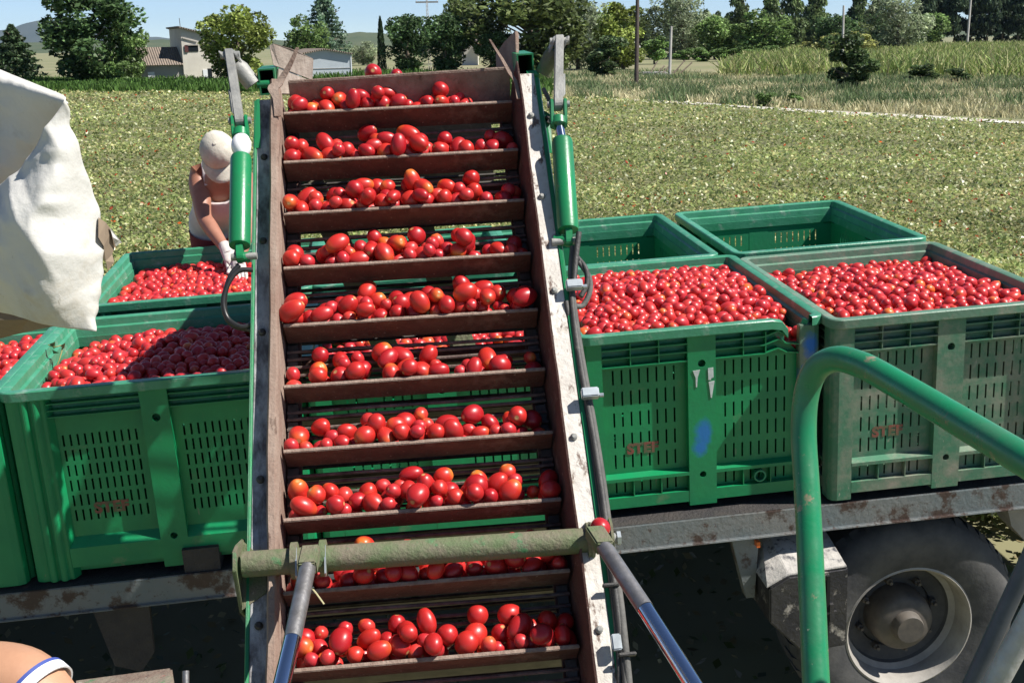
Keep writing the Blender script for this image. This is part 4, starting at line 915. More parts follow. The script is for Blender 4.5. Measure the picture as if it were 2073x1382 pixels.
def blade(px, w, mat, name):                 # thin bent strap
    c_ = [PC(*q) for q in px]; pts = curve(c_, 6); s = MB(); vs = []; n = len(pts)
    for i, p in enumerate(pts):
        k = i/(n-1)*(len(w)-1); j = min(int(k), len(w)-2); ww = w[j]+(w[j+1]-w[j])*(k-j); vs += [p+Vector((-ww, 0, -.004)), p+Vector((-ww, 0, .0)), p+Vector((ww, 0, .0)), p+Vector((ww, 0, -.004))]
    return s.add(vs, [(4*i+j, 4*i+(j+1) % 4, 4*i+4+(j+1) % 4, 4*i+4+j) for i in range(n-1) for j in range(4)]+[(3, 2, 1, 0), tuple(4*(n-1)+j for j in range(4))]).build(name, mat, cv, True)
blade([(602, 96, 3.80), (588, 128, 3.80), (570, 158, 3.80), (558, 172, 3.79), (553, 182, 3.78), (560, 200, 3.77), (562, 235, 3.74)], [.005, .008, .012, .022, .016, .012, .010], M['rust_dust'], 'bent_strap')
blade([(992, 80, 3.90), (1003, 98, 3.90), (1018, 122, 3.88), (1032, 147, 3.86), (1044, 166, 3.84), (1050, 200, 3.80)], [.003, .004, .005, .006, .006, .006], M['rust_dust'], 'bent_strap')
def hollow(name, px, py, d, w, h, L, mat):   # square tube seen end-on
    c_ = P(px, py, d); s = MB(lambda p: CONVI @ (c_+p)); th = .005
    s.box(-w, w, 0, L, h-th, h); s.box(-w, w, 0, L, -h, -h+th); s.box(-w, -w+th, 0, L, -h+th, h-th); s.box(w-th, w, 0, L, -h+th, h-th); o = s.build(name, M['paint'], cv)
    s = MB(lambda p: CONVI @ (c_+p)); s.box(-w+th, w-th, .16, .165, -h+th, h-th); s.build('tube_inner_shade', M['hole'], o)  # black sheet inside stands for the shade in the open tube
hollow('square_tube', 541, 166, 3.86, .027, .042, .22, M['paint']); hollow('square_tube', 1064, 136, 3.88, .028, .043, .22, M['paint'])
# folded discharge section beyond the head
E0, E1 = Vector((0, -.10, .94)), Vector((0, 1.05, .68))
s = MB(lambda p: CONVI @ p); ex = (E1-E0); eu = Vector((0, -ex.z, ex.y)).normalized()
for x in (-.985, -.330): s.prism([Vector((x, E0.y, E0.z))+eu*.07, Vector((x, E0.y, E0.z))-eu*.09, Vector((x, E1.y, E1.z))-eu*.09, Vector((x, E1.y, E1.z))+eu*.07], (.012, 0, 0))
s.build('discharge_frame', M['paint'], cv)
s = MB(lambda p: CONVI @ p)
for i in range(32): q = E0+ex*(i/31); s.tube([(-.97, q.y, q.z), (-.33, q.y, q.z)], .006, 5)
for i in range(7): q = E0+ex*((i+.4)/7); s.prism([(-.965, q.y, q.z), (-.33, q.y, q.z), Vector((-.33, q.y, q.z))+eu*.09, Vector((-.965, q.y, q.z))+eu*.09], (0, .006, 0))
s.build('discharge_belt', M['rust'], cv)
MB(lambda p: CONVI @ p).prism([Vector((-.975, E0.y, E0.z))-eu*.085, Vector((-.33, E0.y, E0.z))-eu*.085, Vector((-.33, E1.y, E1.z))-eu*.085, Vector((-.975, E1.y, E1.z))-eu*.085], (0, 0, -.006)).build('discharge_pan', M['rust'], cv)
MB(lambda p: CONVI @ p).prism([(-1.0, -.16, .94), (-.31, -.19, .93), (-.31, -.13, .60), (-.70, -.12, .55), (-1.0, -.10, .60)], (0, .008, 0)).build('shade_curtain', M['hose'], cv)  # unseen plate added behind the belt to shade the left bin front
for xa, xb in ((-1.05, -.75), (-.72, -.50)): MB(lambda p: CONVI @ p).prism([(xa, -.22, .85), (xa+.09, -.22, .85), (xb+.09, -.52, .02), (xb, -.52, .02)], (0, .03, .0)).build('shade_strut', M['paint_dirty'], cv)  # slanted bars added to throw shade bands on the left bin front
# ---- fold cylinders and link arms on both sides
def lug_plate(pts_px, th, mat, name, par, smooth=True):
    a = [PC(*q) for q in pts_px]; return MB().prism(a, Vector((th, 0, 0))).build(name, mat, par, bevel=.003)
def flat_bar(p, q, w, th, mat, name, par, round_=True):      # bar between two conveyor points, rounded ends, thickness along u
    p, q = Vector(p), Vector(q); d = (q-p).normalized(); b = Vector((1, 0, 0)); c_ = d.cross(b).normalized(); pts = []
    for k in range(9): a = math.pi*k/8; pts.append(q+(c_*math.cos(a)+d*math.sin(a))*w)
    for k in range(9): a = math.pi+math.pi*k/8; pts.append(p+(c_*math.cos(a)+d*math.sin(a))*w)
    return MB().prism([x-b*(th/2) for x in pts], b*th).build(name, mat, par, bevel=.0025)
def side_cylinder(bot, barrel_b, barrel_t, rod_t, top, elbow, foot, side, egg):
    B, b0, b1, r1, T_, E_, Ft = [PC(*q) for q in (bot, barrel_b, barrel_t, rod_t, top, elbow, foot)]
    d = (b1-b0).normalized()
    cy = MB().lathe([(0, -.002), (.022, -.002), (.031, 0), (.0325, .01), (.0325, (b1-b0).length-.01), (.030, (b1-b0).length), (.018, (b1-b0).length+.002), (0, (b1-b0).length+.002)], b0, d, 28).build('hydraulic_cylinder', M['paint'], cv, True)
    MB().tube([b1, r1], .014 if not egg else .013, 16).build('piston_rod', M['chrome'], cy, True)
    if egg:
        L = (r1-b1).length; MB().lathe([(.033*math.sin(math.pi*min(1, k/12))**.55*(1-.12*k/12), L*1.12*k/12) for k in range(13)], b1-d*.004, d, 24).build('rod_white_oval', M['egg'], cy, True)  # added white egg over the bright chrome rod, not a real part
    # lower eye and pin
    flat_bar(b0-d*.004, B, .018, .022, M['paint'], 'eye', cy); MB().tube([B+Vector((-.05*side, 0, 0)), B+Vector((.026*side, 0, 0))], .011, 12).build('pin', M['steel'], cy, True)
    # upper fork
    for k in (-1, 1): flat_bar(r1+Vector((k*.021, 0, 0)), T_+Vector((k*.021, 0, 0)), .019, .011, M['paint'], 'fork', cy)
    MB().lathe([(.0, -.012), (.027, -.012), (.026, .012), (.018, .02), (0, .02)], r1, d, 16).build('fork_base', M['paint'], cy, True)
    MB().tube([T_+Vector((-.034, 0, 0)), T_+Vector((.036, 0, 0))], .011, 12).build('pin', M['steel'], cy, True)
    ar = flat_bar(T_, E_, .021, .028, M['steel'], 'link_arm', cv)
    md = T_+(E_-T_)*.36; MB().prism([T_+(E_-T_)*.06+Vector((.009*side, .0, .018)), md+Vector((.009*side, 0, .02)), md+Vector((.016*side, .02, .012)), T_+(E_-T_)*.08+Vector((.016*side, .01, .012))], Vector((.007*side, 0, 0))).build('gusset', M['steel'], ar)
    for k in (-1, 1): flat_bar(E_+Vector((k*.021, 0, 0)), E_+(Ft-E_)*.34+Vector((k*.018, 0, 0)), .019, .009, M['steel'], 'fork', ar)
    MB().tube([E_+Vector((-.03, 0, 0)), E_+Vector((.032, 0, 0))], .012, 12).build('pin', M['steel'], ar, True)
    MB().tube([E_+(Ft-E_)*.28, E_+(Ft-E_)*.45, Ft], [.022, .029, .028], 14).build('knuckle', M['steel'] if side < 0 else M['paint_dirty'], ar, True)
    MB().tube([Ft+Vector((-.015*side, 0, 0)), Ft+Vector((-.055*side, 0, 0))], .014, 12).build('pivot', M['paint'], ar, True)
    return cy
side_cylinder((486, 520, 3.50), (485, 497, 3.52), (488, 318, 3.66), (487, 272, 3.70), (485, 245, 3.72), (465, 112, 3.84), (512, 172, 3.87), -1, True)
side_cylinder((1151, 488, 3.52), (1150, 466, 3.53), (1138, 284, 3.66), (1131, 248, 3.69), (1130, 212, 3.72), (1132, 84, 3.84), (1100, 150, 3.88), 1, False)
MB().tube([PC(1122, 486, 3.53), PC(1150, 487, 3.52)], .016, 12).build('pivot', M['paint'], cv, True); MB().tube([PC(505, 520, 3.51), PC(486, 521, 3.50)], .016, 12).build('pivot', M['paint'], cv, True)
lug_plate([(1099, 225, 3.80), (1110, 232, 3.80), (1113, 310, 3.75), (1100, 312, 3.75)], .008, M['paint'], 'mount_plate', cv)
lug_plate([(514, 205, 3.80), (521, 200, 3.80), (523, 300, 3.74), (514, 300, 3.74)], .008, M['paint'], 'mount_plate', cv)
# ---- axle tube across the belt with brackets and the two thrust rods
A0, A1 = PCt(492, 1142, .06), PCt(1204, 1092, .06); ad = (A1-A0).normalized()
ax = MB().lathe([(0, 0), (.033, 0), (.033, (A1-A0).length), (0, (A1-A0).length)], A0, ad, 30).build('axle_tube', M['paint_dirty'], cv, True)
def bracket(px, mat, th, par, t=.03): return MB().prism([PCt(a, b, t) for a, b in px], Vector((0, 0, .0))+Vector((th, 0, 0))).build('bracket', mat, par, bevel=.002)
def uplate(u, pts, th, mat, name, par): return MB().prism([(u, v_, t_) for v_, t_ in pts], (th, 0, 0)).build(name, mat, par, bevel=.002)
va = A0.y; 
uplate(-.108, [(va-.055, .055), (va-.03, .10), (va+.02, .105), (va+.05, .07), (va+.10, -.02), (va+.06, -.10), (va-.09, -.10), (va-.10, -.02)], .010, M['paint_dirty'], 'bracket', ax)
MB().prism([(-.098, va+.085, -.004), (-.098, va-.10, -.004), (-.036, va-.06, .003), (-.036, va+.02, .003)], (0, 0, .006)).build('bracket', M['paint_dirty'], ax)
va1 = A1.y
uplate(.852, [(va1-.045, .06), (va1-.02, .095), (va1+.025, .10), (va1+.05, .08), (va1+.115, .0), (va1+.06, -.06), (va1-.10, -.06), (va1-.09, -.0)], .009, M['paint_dirty'], 'bracket', ax)
uplate(.800, [(va1-.05, .062), (va1-.04, .10), (va1+.03, .105), (va1+.05, .062)], .010, M['paint_dirty'], 'bracket', ax)
MB().tube([(.79, va1, .06), (.878, va1, .06)], .014, 12).build('pin', M['steel'], ax, True); MB().tube([(.872, va1, .06), (.882, va1, .06)], .019, 6).build('nut', M['zinc'], ax)
for px in (597, 655): c_ = PCt(px, 1134 if px < 620 else 1129, .06); MB().lathe([(.033, -.010), (.047, -.008), (.047, .008), (.033, .010)], c_, ad, 26).build('collar', M['paint_dirty'], ax, True); MB().prism([c_+Vector((.006, -.01, .045)), c_+Vector((.006, .02, .04)), c_+Vector((.006, -.06, .03)), c_+Vector((.006, -.055, .042))], (.004, 0, 0)).build('clip', M['zinc'], ax)
c_ = PCt(1192, 1093, .06); MB().lathe([(.033, -.008), (.046, -.006), (.046, .006), (.033, .008)], c_, ad, 26).build('collar', M['paint_dirty'], ax, True)
def thrust(p0, p1, p2, r):
    a, b, c_ = PC(*p0), PC(*p1), PC(*p2)
    o = MB().tube([a, a+(b-a)*.5, b], r, 20).build('thrust_rod', M['chrome_old'], cv, True)
    MB().tube([b+(b-a).normalized()*.001, c_], r*.96, 20).build('chrome_section', M['chrome'], o, True)
    d = (b-a).normalized(); e = Vector((1, 0, 0)); q = d.cross(e).normalized(); w = r*1.12
    MB().prism([a-e*w-d*.035-q*r, a+e*w-d*.035-q*r, a+e*w-d*.035+q*r, a-e*w-d*.035+q*r], d*.07).build('rod_eye', M['paint_dirty'], o, bevel=.004)
thrust((626, 1132, 2.93), (592, 1293, 2.70), (548, 1480, 2.45), .0205)
thrust((1214, 1092, 2.95), (1306, 1231, 2.75), (1470, 1490, 2.45), .0205)
# ---- hoses
def hose(px, r, mat, name='hydraulic_hose'): return MB().tube(curve([PC(*q) for q in px], 8), r, 10).build(name, mat, cv, True)
hose([(1172, 470, 3.50), (1166, 520, 3.48), (1162, 570, 3.45), (1158, 610, 3.42), (1172, 720, 3.33), (1192, 830, 3.24), (1212, 950, 3.15), (1230, 1080, 3.06), (1246, 1200, 2.98), (1262, 1330, 2.9), (1272, 1440, 2.82)], .0085, M['hose'])
hose([(1160, 500, 3.51), (1156, 560, 3.47), (1164, 640, 3.40), (1180, 740, 3.32), (1200, 850, 3.23), (1218, 960, 3.15), (1236, 1090, 3.06), (1256, 1220, 2.97), (1275, 1400, 2.85)], .0095, M['hose_grey'])
hose([(1146, 610, 3.42), (1158, 680, 3.38), (1180, 800, 3.28), (1202, 930, 3.18), (1222, 1060, 3.08), (1238, 1180, 3.0), (1252, 1310, 2.92), (1256, 1440, 2.84)], .0075, M['hose'])
hose([(1172, 530, 3.48), (1192, 560, 3.47), (1194, 590, 3.46), (1180, 618, 3.45), (1164, 620, 3.44)], .008, M['hose_grey'])
hose([(1168, 520, 3.49), (1186, 545, 3.47), (1188, 575, 3.46), (1176, 600, 3.45)], .008, M['hose'])
hose([(1100, 180, 3.82), (1112, 205, 3.80), (1117, 232, 3.79), (1110, 250, 3.78)], .007, M['hose_grey']); hose([(1104, 238, 3.79), (1116, 240, 3.78), (1124, 232, 3.77)], .006, M['hose'])
hose([(484, 536, 3.50), (466, 560, 3.49), (455, 600, 3.48), (458, 640, 3.47), (476, 660, 3.46), (512, 668, 3.44)], .0078, M['hose_black'])
hose([(512, 546, 3.50), (484, 548, 3.49), (464, 570, 3.48), (452, 610, 3.47), (462, 646, 3.46), (490, 662, 3.44), (512, 655, 3.44)], .0078, M['hose_black'])
for px, py, d in ((1162, 580, 3.43), (1194, 799, 3.25)): c_ = PC(px, py, d); o = MB().box(c_.x-.024, c_.x+.024, c_.y-.014, c_.y+.014, c_.z-.004, c_.z+.022).build('hose_clamp', M['zinc'], cv, bevel=.003); MB().lathe([(.006, 0), (.006, .012), (0, .012)], (c_.x+.024, c_.y-.008, c_.z+.01), (1, 0, 0), 8).build('bolt', M['zinc'], o)
for px, py, d in ((1235, 1185, 2.985), (1268, 1325, 2.89)): c_ = PC(px, py, d); MB().box(c_.x-.02, c_.x+.024, c_.y-.004, c_.y+.004, c_.z-.004, c_.z+.014).build('cable_tie', M['hose'], cv, bevel=.002)
c_ = PC(1247, 1302, 2.91); MB().box(c_.x-.012, c_.x+.012, c_.y-.02, c_.y+.02, c_.z, c_.z+.02).build('hose_clamp', M['zinc'], cv, bevel=.003)
# ------------------------------------------------------------------ handrails of the harvester in front
def rail(name, px, r, mat, label, n=10):
    pts = [P(*q) for q in px]; c_ = curve(pts, n); t = thing(name, label, 'handrail', RIG, tuple(c_[0])); MB().tube(c_, r, 28).build('tube', mat, t, True); return t
rail('handrail', [(1690, 2100, 1.80), (1665, 1620, 1.93), (1652, 1382, 2.00), (1644, 1200, 2.06), (1634, 1000, 2.12), (1627, 880, 2.15), (1632, 800, 2.15), (1652, 748, 2.13), (1690, 727, 2.09), (1735, 735, 2.04), (1800, 768, 1.95), (2073, 930, 1.62), (2300, 1070, 1.42), (2900, 1440, 1.12), (3300, 1900, 1.0)], .0232, M['rail'], 'thick green painted handrail bent over in the right foreground')
rail('handrail', [(2420, 640, 1.72), (2170, 1096, 1.85), (2073, 1275, 1.90), (2015, 1382, 1.93), (1900, 1594, 2.0), (1700, 1960, 2.1)], .0195, M['rail_grey'], 'bare galvanised handrail slanting through the bottom right corner', 6)
rail('handrail', [(2370, 505, 2.05), (2160, 965, 2.15), (2066, 1168, 2.2), (1968, 1382, 2.25), (1890, 1550, 2.3), (1720, 1920, 2.45)], .0165, M['rail_shaded'], 'handrail darkened by painted shade, just left of the galvanised one', 6)
# rusty machine edge in the lower left corner
t = thing('machine_frame', 'crumb covered green and rusty machine frame in the lower left corner', 'frame', RIG, tuple(P(260, 1382, 2.45)))
a = [P(150, 1376, 2.5), P(348, 1350, 2.5), P(352, 1392, 2.36), P(150, 1420, 2.36)]
MB().prism(a, (0, 0, -.10)).build('beam', pm('muddy_rusty_frame', (.16, .10, .075), (.24, .2, .15), 14, .85, bump=.6, bscale=80, chips=[((.03, .2, .07), 9, .6, .68), ((.4, .04, .03), 22, .68, .72), ((.4, .36, .3), 45, .63, .7)]), t, bevel=.004)
MB().tube([P(376, 1420, 2.4), P(376, 1357, 2.42)], .007, 10).build('bolt', M['chrome_old'], t, True)
# ------------------------------------------------------------------ white tarpaulin on the left
rowsA = [[(-760, -105, 3.00), (-440, -8, 2.80), (-170, 70, 2.60), (-60, 118, 2.45), (0, 143, 2.36), (62, 168, 2.28), (131, 194, 2.20)],
         [(-760, -62, 2.90), (-440, 30, 2.70), (-170, 105, 2.5), (-60, 146, 2.38), (0, 168, 2.30), (66, 188, 2.24), (136, 211, 2.16)],
         [(-760, 53, 2.85), (-440, 134, 2.65), (-170, 200, 2.45), (-60, 225, 2.37), (0, 236, 2.33), (66, 240, 2.28), (124, 240, 2.24)],
         [(-760, 198, 2.87), (-440, 266, 2.67), (-170, 320, 2.47), (-60, 335, 2.41), (0, 335, 2.38), (60, 312, 2.35), (106, 280, 2.32)],
         [(-760, 307, 2.94), (-440, 364, 2.74), (-170, 410, 2.54), (-60, 410, 2.50), (0, 400, 2.46), (46, 378, 2.43), (86, 330, 2.40)]]
rowsB = [[(-760, 220, 2.72), (-440, 285, 2.52), (-170, 338, 2.32), (-40, 376, 2.24), (20, 370, 2.19), (74, 314, 2.15), (137, 206, 2.12)],
         [(-760, 319, 2.68), (-440, 375, 2.48), (-170, 420, 2.28), (-40, 425, 2.19), (35, 410, 2.13), (105, 366, 2.11), (168, 304, 2.17)],
         [(-760, 404, 2.65), (-440, 452, 2.45), (-170, 490, 2.25), (-50, 486, 2.17), (30, 470, 2.12), (115, 445, 2.12), (208, 430, 2.23)],
         [(-760, 489, 2.70), (-440, 528, 2.50), (-170, 560, 2.30), (-60, 556, 2.22), (20, 552, 2.16), (110, 548, 2.13), (222, 528, 2.24)],
         [(-760, 564, 2.78), (-440, 596, 2.58), (-170, 622, 2.38), (-60, 612, 2.28), (20, 610, 2.22), (110, 618, 2.16), (207, 604, 2.22)],
         [(-760, 598, 2.86), (-440, 627, 2.66), (-170, 650, 2.46), (-60, 628, 2.36), (20, 634, 2.28), (112, 658, 2.20), (199, 671, 2.2)]]
tp = thing('tarpaulin', 'large dirty white tarpaulin with torn edge hanging at the left', 'tarpaulin', RIG, tuple(P(60, 660, 2.25)))
fw = Vector(RR[2])
def crease(q): return 1-min(abs(noise.noise(q))*3.2, 1)          # sharp ridge lines
def cloth(name, rows, seed, amp):
    rc_ = [curve([P(*q) for q in r], 18) for r in rows]; colc = [curve([r[i] for r in rc_], 16) for i in range(len(rc_[0]))]
    nu, nv = len(colc), len(colc[0]); vs = []
    for i in range(nu):
        for j in range(nv):
            p = colc[i][j]; q = Vector((p.x*2.2+p.z*.9, p.z*1.5-p.x*.5, seed))
            w = amp*(.030*(abs(noise.noise(q*.9))-.2) - .026*crease(q*1.4+Vector((4, 2, 0))) - .016*crease(q*2.7+Vector((1, 7, 0))) - .007*crease(q*6.1) + .0015*noise.noise(q*23))
            e = .004*noise.noise(Vector((j*.17, 3, seed)))*max(0, i-nu+5)*.4
            vs.append(p + fw*w + Vector(RR[0])*e)
    o = MB().add(vs, [(i*nv+j, (i+1)*nv+j, (i+1)*nv+j+1, i*nv+j+1) for i in range(nu-1) for j in range(nv-1)]).build(name, M['canvas'], tp, 'all')
    md = o.modifiers.new('thickness', 'SOLIDIFY'); md.thickness = .003; md.offset = 0; return o
MB().tube([P(-560, -20, 2.72), P(-560, -20, 2.72)+Vector((0, 0, -2.6))], .02, 12).build('support_pole', M['rail_grey'], tp, True); cloth('canopy', rowsA, 1.3, .8); cloth('flap', rowsB, 5.1, 1.0)
a = [P(-760, 596, 2.87), P(-440, 626, 2.67), P(-170, 648, 2.47), P(-60, 626, 2.37), P(0, 626, 2.33), P(60, 646, 2.27), P(112, 659, 2.215), P(60, 668, 2.35), P(0, 684, 2.5), P(-170, 720, 2.75), P(-440, 720, 2.95), P(-760, 700, 3.1)]
MB().prism(a, (0, .004, -.002)).build('lining', M['canvas_under'], tp)
a = [P(199, 440, 2.20), P(214, 450, 2.21), P(226, 466, 2.23), P(243, 490, 2.27), P(232, 500, 2.26), P(227, 514, 2.25), P(231, 530, 2.24), P(218, 548, 2.23), P(214, 528, 2.22), P(206, 520, 2.21), P(210, 498, 2.2), P(199, 480, 2.19)]
MB().prism(a, (.001, -.004, 0)).build('torn_flap', M['canvas_under'], tp)
a = [P(222, 460, 2.215), P(246, 490, 2.255), P(234, 498, 2.25), P(228, 480, 2.22)]; MB().prism(a, (.001, -.003, 0)).build('torn_edge', M['canvas'], tp)
# ------------------------------------------------------------------ people
def skin_body(name, joints, edges, mat, parent, sub=2, root=0):
    me = bpy.data.meshes.new(name); b = BASE[parent.name]
    me.from_pydata([tuple(Vector(j[:3])-Vector(b)) for j in joints], edges, []); me.materials.append(mat)
    o = bpy.data.objects.new(name, me); col.objects.link(o); o.parent = parent
    m = o.modifiers.new('skin', 'SKIN'); m.use_smooth_shade = True
    for i, j in enumerate(joints):
        me.skin_vertices[0].data[i].radius = (j[3], j[4] if len(j) > 4 else j[3]); me.skin_vertices[0].data[i].use_root = (i == root)
    s_ = o.modifiers.new('sub', 'SUBSURF'); s_.levels = sub; s_.render_levels = sub
    return o
def R_(px, py, y):                            # trailer point on the plane y = const
    r = P(px, py, 1.0)-Vector(CR); return Vector(CR)+r*((y-CR[1])/r.y)
hip = R_(446, 492, 2.93); chest = R_(446, 392, 2.62); neck = R_(446, 345, 2.50); head = R_(443, 316, 2.40)
ps = thing('person', 'person in white vest and pale cap bending over the back bin', 'person', RIG, (hip.x, 2.95, DZ-.012))
shr, shl = R_(404, 356, 2.60), R_(492, 356, 2.60); elr, elb = R_(412, 440, 2.42), R_(506, 450, 2.35); wrr, wrl = R_(458, 506, 2.16), R_(484, 532, 2.02)
J = [(*hip, .135, .10), (*(hip+Vector((0, -.10, .16))), .12, .09), (*chest, .14, .10), (*(chest.lerp(neck, .6)), .10, .08), (*neck, .052), (*head.lerp(neck, .3), .055), (*head, .078), (*(head+Vector((0, -.05, .05))), .07),
     (*shr, .072), (*(shr.lerp(elr, .5)), .060), (*elr, .046), (*(elr.lerp(wrr, .35)), .047), (*wrr, .029),
     (*shl, .072), (*(shl.lerp(elb, .5)), .055), (*elb, .042), (*(elb.lerp(wrl, .4)), .040), (*wrl, .027),
     (hip.x-.10, 2.95, hip.z-.10, .09), (hip.x-.11, 2.90, hip.z-.45, .065), (hip.x-.11, 2.97, DZ+.10, .045), (hip.x-.11, 2.87, DZ+.025, .035),
     (hip.x+.10, 2.95, hip.z-.10, .09), (hip.x+.11, 2.90, hip.z-.45, .065), (hip.x+.11, 2.97, DZ+.10, .045), (hip.x+.11, 2.87, DZ+.025, .035), (*(chest.lerp(neck, .6).lerp(shr, .6)+Vector((0, .01, .02))), .075), (*(chest.lerp(neck, .6).lerp(shl, .6)+Vector((0, .01, .02))), .075), (*(shr.lerp(elr, .16)+Vector((-.012, 0, 0))), .068), (*(shl.lerp(elb, .16)+Vector((.012, 0, 0))), .068)]
Ed = [(0, 1), (1, 2), (2, 3), (3, 4), (4, 5), (5, 6), (6, 7), (3, 26), (26, 8), (8, 28), (28, 9), (9, 10), (10, 11), (11, 12), (3, 27), (27, 13), (13, 29), (29, 14), (14, 15), (15, 16), (16, 17), (0, 18), (18, 19), (19, 20), (20, 21), (0, 22), (22, 23), (23, 24), (24, 25)]
skin_body('body', J, Ed, M['skin'], ps)
def lean_frame(c_, f, up):                    # local axes: x right, y = facing, z up
    f = Vector(f).normalized(); up = Vector(up); x = f.cross(up).normalized(); z = x.cross(f); return lambda p: c_ + x*p.x + f*p.y + z*p.z
hf = lean_frame(head+Vector((0, -.012, .018)), (.10, -.46, -.88), (0, -.88, .46))
s = MB(hf)                                     # face: nose and ears below the brim
s.lathe([(0, .05), (.012, .04), (.016, .0), (0, -.02)], (0, .088, -.035), (0, .5, 1), 10)
for k in (-1, 1): s.lathe([(0, -.008), (.022, -.006), (.026, .004), (0, .008)], (k*.082, -.005, -.02), (1, 0, 0), 12)
s.build('face', M['skin'], ps, True)
# cap: panelled dome and a curved brim
s = MB(hf); vs = []; na_, nb_ = 36, 10
for i in range(nb_+1):
    th = math.pi/2*i/nb_
    for k in range(na_):
        a = 2*math.pi*k/na_; r = math.cos(th)*(1+.022*math.cos(12*a)*math.sin(2*th)+.012*math.cos(5*a+1)); vs.append((.098*r*math.cos(a), -.012+.112*r*math.sin(a), .012+.105*math.sin(th)))
cap = s.add(vs, [(i*na_+k, i*na_+(k+1) % na_, (i+1)*na_+(k+1) % na_, (i+1)*na_+k) for i in range(nb_) for k in range(na_)]).build('cap', M['cap'], ps, 'all')
s = MB(hf); vs = []
for i in range(5):
    q = i/4
    for k in range(13):
        a = math.radians(18+144*k/12); r0 = Vector((.098*math.cos(a), -.012+.112*math.sin(a), .014)); e = Vector((math.cos(a)*.010, .078*math.sin(a)**.8, -.020-.022*abs(math.cos(a)))); vs.append(r0+e*q)
s.add(vs, [(i*13+k, i*13+k+1, (i+1)*13+k+1, (i+1)*13+k) for i in range(4) for k in range(12)]); br = s.build('brim', M['cap'], cap, 'all'); md = br.modifiers.new('t', 'SOLIDIFY'); md.thickness = .004
MB(hf).lathe([(0, .004), (.009, .003), (.011, 0)], (0, -.012, .118), (0, 0, 1), 10).build('button', M['cap'], cap, True)
# vest: shell around the trunk with straps, open at the arms
cen = [hip+Vector((0, -.06, .105)), hip+Vector((0, -.10, .17)), chest+Vector((0, .03, -.05)), chest+Vector((0, -.02, .03)), chest.lerp(neck, .52)]
rad = [(.165, .135), (.155, .125), (.172, .135), (.165, .125), (.118, .10)]; s = MB(); vs = []; nn_ = 28; axd = (neck-hip).normalized(); sx = Vector((1, 0, 0)); fy = axd.cross(sx).normalized()
cs_ = curve(cen, 4); m_ = len(cs_)
for i, c_ in enumerate(cs_):
    k = i/(m_-1)*4; j = min(int(k), 3); ra = [rad[j][q]+(rad[j+1][q]-rad[j][q])*(k-j) for q in (0, 1)]
    for a_ in range(nn_):
        a = 2*math.pi*a_/nn_; wv = 1+.03*noise.noise(Vector((math.cos(a)*2, math.sin(a)*2, i*.5))); drop = (-.075*max(0, -math.sin(a))**3 if i > m_-4 else 0)
        vs.append(c_+sx*ra[0]*math.cos(a)*wv+fy*ra[1]*math.sin(a)*wv+axd*drop)
s.add(vs, [(i*nn_+k, i*nn_+(k+1) % nn_, (i+1)*nn_+(k+1) % nn_, (i+1)*nn_+k) for i in range(m_-1) for k in range(nn_)]); ve = s.build('vest', M['vest'], ps, 'all')
for q, sd in ((shr, 1), (shl, -1)):
    b0 = q+Vector((sd*.035, .03, .062)); s = MB(); pts = curve([q+Vector((sd*.050, -.085, -.05)), q+Vector((sd*.045, -.05, .035)), b0, q+Vector((sd*.05, .11, .03))], 5)
    s.tube(pts, .021, 8); s.build('strap', M['vest'], ve, True)
s = MB(); s.tube([hip+Vector((0, -.06, .115)), hip+Vector((0, 0, -.05))], [.168, .176], 20, False)
for k in (-1, 1): s.tube([(hip.x+k*.085, 2.95, hip.z-.03), (hip.x+k*.105, 2.92, hip.z-.36)], [.115, .098], 16, False)
s.build('shorts', M['shorts'], ps, True)
for w_, el, tip in ((wrr, elr, R_(476, 546, 2.06)), (wrl, elb, R_(488, 560, 1.92))):
    d = (tip-w_).normalized(); x_ = Vector((1, 0, 0)); x_ = (x_-d*x_.dot(d)).normalized(); g = thing('tmp', '', '', RIG, BASE[ps.name]); bpy.data.objects.remove(g)
    L = min((tip-w_).length, .17); palm = w_+d*L*.38; joints = [(*(w_-d*.05), .036), (*w_, .034), (*palm, .040, .024), (*(w_+d*L*.55), .040, .020)]; ed = [(0, 1), (1, 2), (2, 3)]
    for k, ln in ((-1.5, .8), (-.5, 1.0), (.5, .95), (1.5, .75)):
        b = w_+d*L*.55+x_*k*.019; i0 = len(joints); joints += [(*(b+d*.018), .0105), (*(b+d*.045*ln+Vector((0, -.008, -.006))), .010), (*(b+d*.072*ln+Vector((0, -.012, -.02))), .0085)]; ed += [(3, i0), (i0, i0+1), (i0+1, i0+2)]
    sg = 1 if w_ is wrr else -1; i0 = len(joints); joints += [(*(w_+d*L*.25+x_*.04*sg), .013), (*(w_+d*L*.48+x_*.062*sg), .011), (*(w_+d*L*.66+x_*.066*sg), .009)]; ed += [(2, i0), (i0, i0+1), (i0+1, i0+2)]
    skin_body('glove', joints, ed, M['glove'], ps, 2, 1)
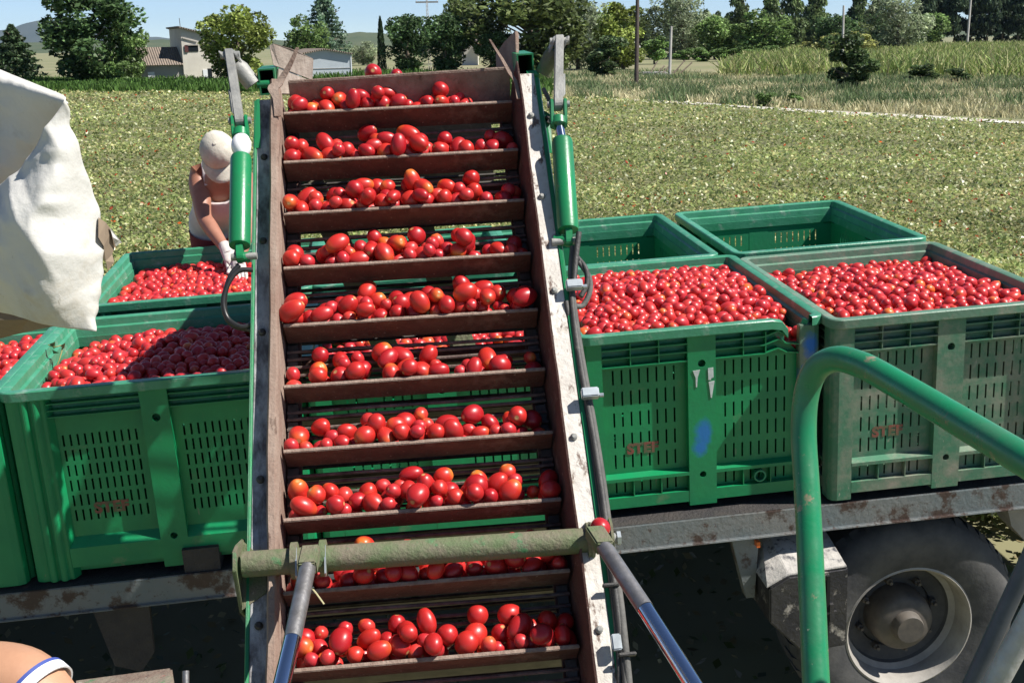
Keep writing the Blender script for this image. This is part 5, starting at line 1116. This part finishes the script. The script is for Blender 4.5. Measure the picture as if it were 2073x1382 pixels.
# forearm of a second person in the lower left corner
fa = [P(-420, 1500, 1.30), P(-250, 1420, 1.31), P(-120, 1392, 1.31), P(-20, 1382, 1.30), P(50, 1386, 1.29), P(100, 1422, 1.28), P(140, 1470, 1.27), P(185, 1525, 1.26)]
p2 = thing('person', 'bare tanned arm of a second person reaching in at the lower left corner', 'person', RIG, tuple(fa[0]))
ra_ = [.050, .049, .050, .050, .047, .036, .030, .034]; J = [(*p, r) for p, r in zip(fa, ra_)]; Ed = [(i, i+1) for i in range(7)]
d = (fa[7]-fa[6]).normalized(); x_ = Vector((1, 0, 0)); x_ = (x_-d*x_.dot(d)).normalized()
for k, ln in ((-1.5, .8), (-.5, 1), (.5, .95), (1.5, .75)):
    b = fa[7]+d*.02+x_*k*.019; i0 = len(J); J += [(*(b+d*.03), .0095), (*(b+d*.055*ln+Vector((0, .01, -.01))), .009), (*(b+d*.08*ln+Vector((0, .02, -.03))), .0075)]; Ed += [(7, i0), (i0, i0+1), (i0+1, i0+2)]
i0 = len(J); J += [(*(fa[7]-d*.02-x_*.04), .012), (*(fa[7]+d*.02-x_*.055), .010), (*(fa[7]+d*.05-x_*.055), .0085)]; Ed += [(7, i0), (i0, i0+1), (i0+1, i0+2)]
skin_body('arm', J, Ed, M['skin_tan'], p2, 2, 2)
bc = fa[5]+(fa[4]-fa[5])*.42; bd = (fa[5]-fa[4]+(fa[6]-fa[5])*.6).normalized()
wb = MB().lathe([(.0395, -.007), (.0415, -.007), (.0415, .005), (.0395, .005), (.0395, -.007)], bc, bd, 40).build('wristband', M['white'], p2, True)
MB().lathe([(.0395, -.0115), (.0413, -.0115), (.0413, -.0072), (.0395, -.0072), (.0395, -.0115)], bc, bd, 40).build('band_edge', pm('blue_band', (.05, .08, .3), rough=.5), wb, True)
# wilted vine hooked over the rim of the fluted bin, straw caught on the belt
vs_ = thing('vine_sprig', 'wilted green vine sprig hanging over the left rim of the fluted bin', 'plant', RIG, tuple(P(108, 706, 4.95)))
MB().tube(curve([P(98, 698, 4.95), P(112, 702, 4.93), P(126, 700, 4.95), P(122, 722, 4.93), P(116, 738, 4.92)], 5), .0028, 6).build('stem', pm('wilted_stem', (.28, .27, .10), (.2, .22, .07), 20, .7), vs_, True)
lm_ = pm('wilted_leaf', (.12, .16, .06), (.2, .2, .09), 30, .7)
for a, b, c_ in (((100, 696), (112, 692), (110, 706)), ((106, 708), (120, 714), (108, 716)), ((122, 700), (132, 694), (130, 706))): MB().prism([P(*a, 4.94), P(*b, 4.92), P(*c_, 4.95)], (0, -.002, .001)).build('leaf', lm_, vs_)
st_ = thing('straw', 'pale straw lying across the ninth belt slat beside the left thrust rod', 'straw', RIG, tuple(P(640, 1200, 2.98)))
MB().tube([P(630, 1188, 2.98), P(640, 1200, 2.97), P(656, 1222, 2.97)], .0022, 5).build('stalk', pm('pale_straw', (.5, .46, .26), rough=.8), st_)
# ------------------------------------------------------------------ summer haze
hz_ = MB().box(-9000, 9000, -60, 13500, -6, 330).build('haze', None); hm = bpy.data.materials.new('thin_blue_haze'); hm.use_nodes = True; t = hm.node_tree; t.nodes.clear()
vo = t.nodes.new('ShaderNodeVolumePrincipled'); vo.inputs['Color'].default_value = (.50, .72, 1.0, 1); vo.inputs['Density'].default_value = .000028; vo.inputs['Anisotropy'].default_value = .2
ou = t.nodes.new('ShaderNodeOutputMaterial'); t.links.new(vo.outputs[0], ou.inputs['Volume']); hz_.data.materials.append(hm); tag(hz_, 'thin bluish summer haze filling the air', 'haze', kind='stuff')
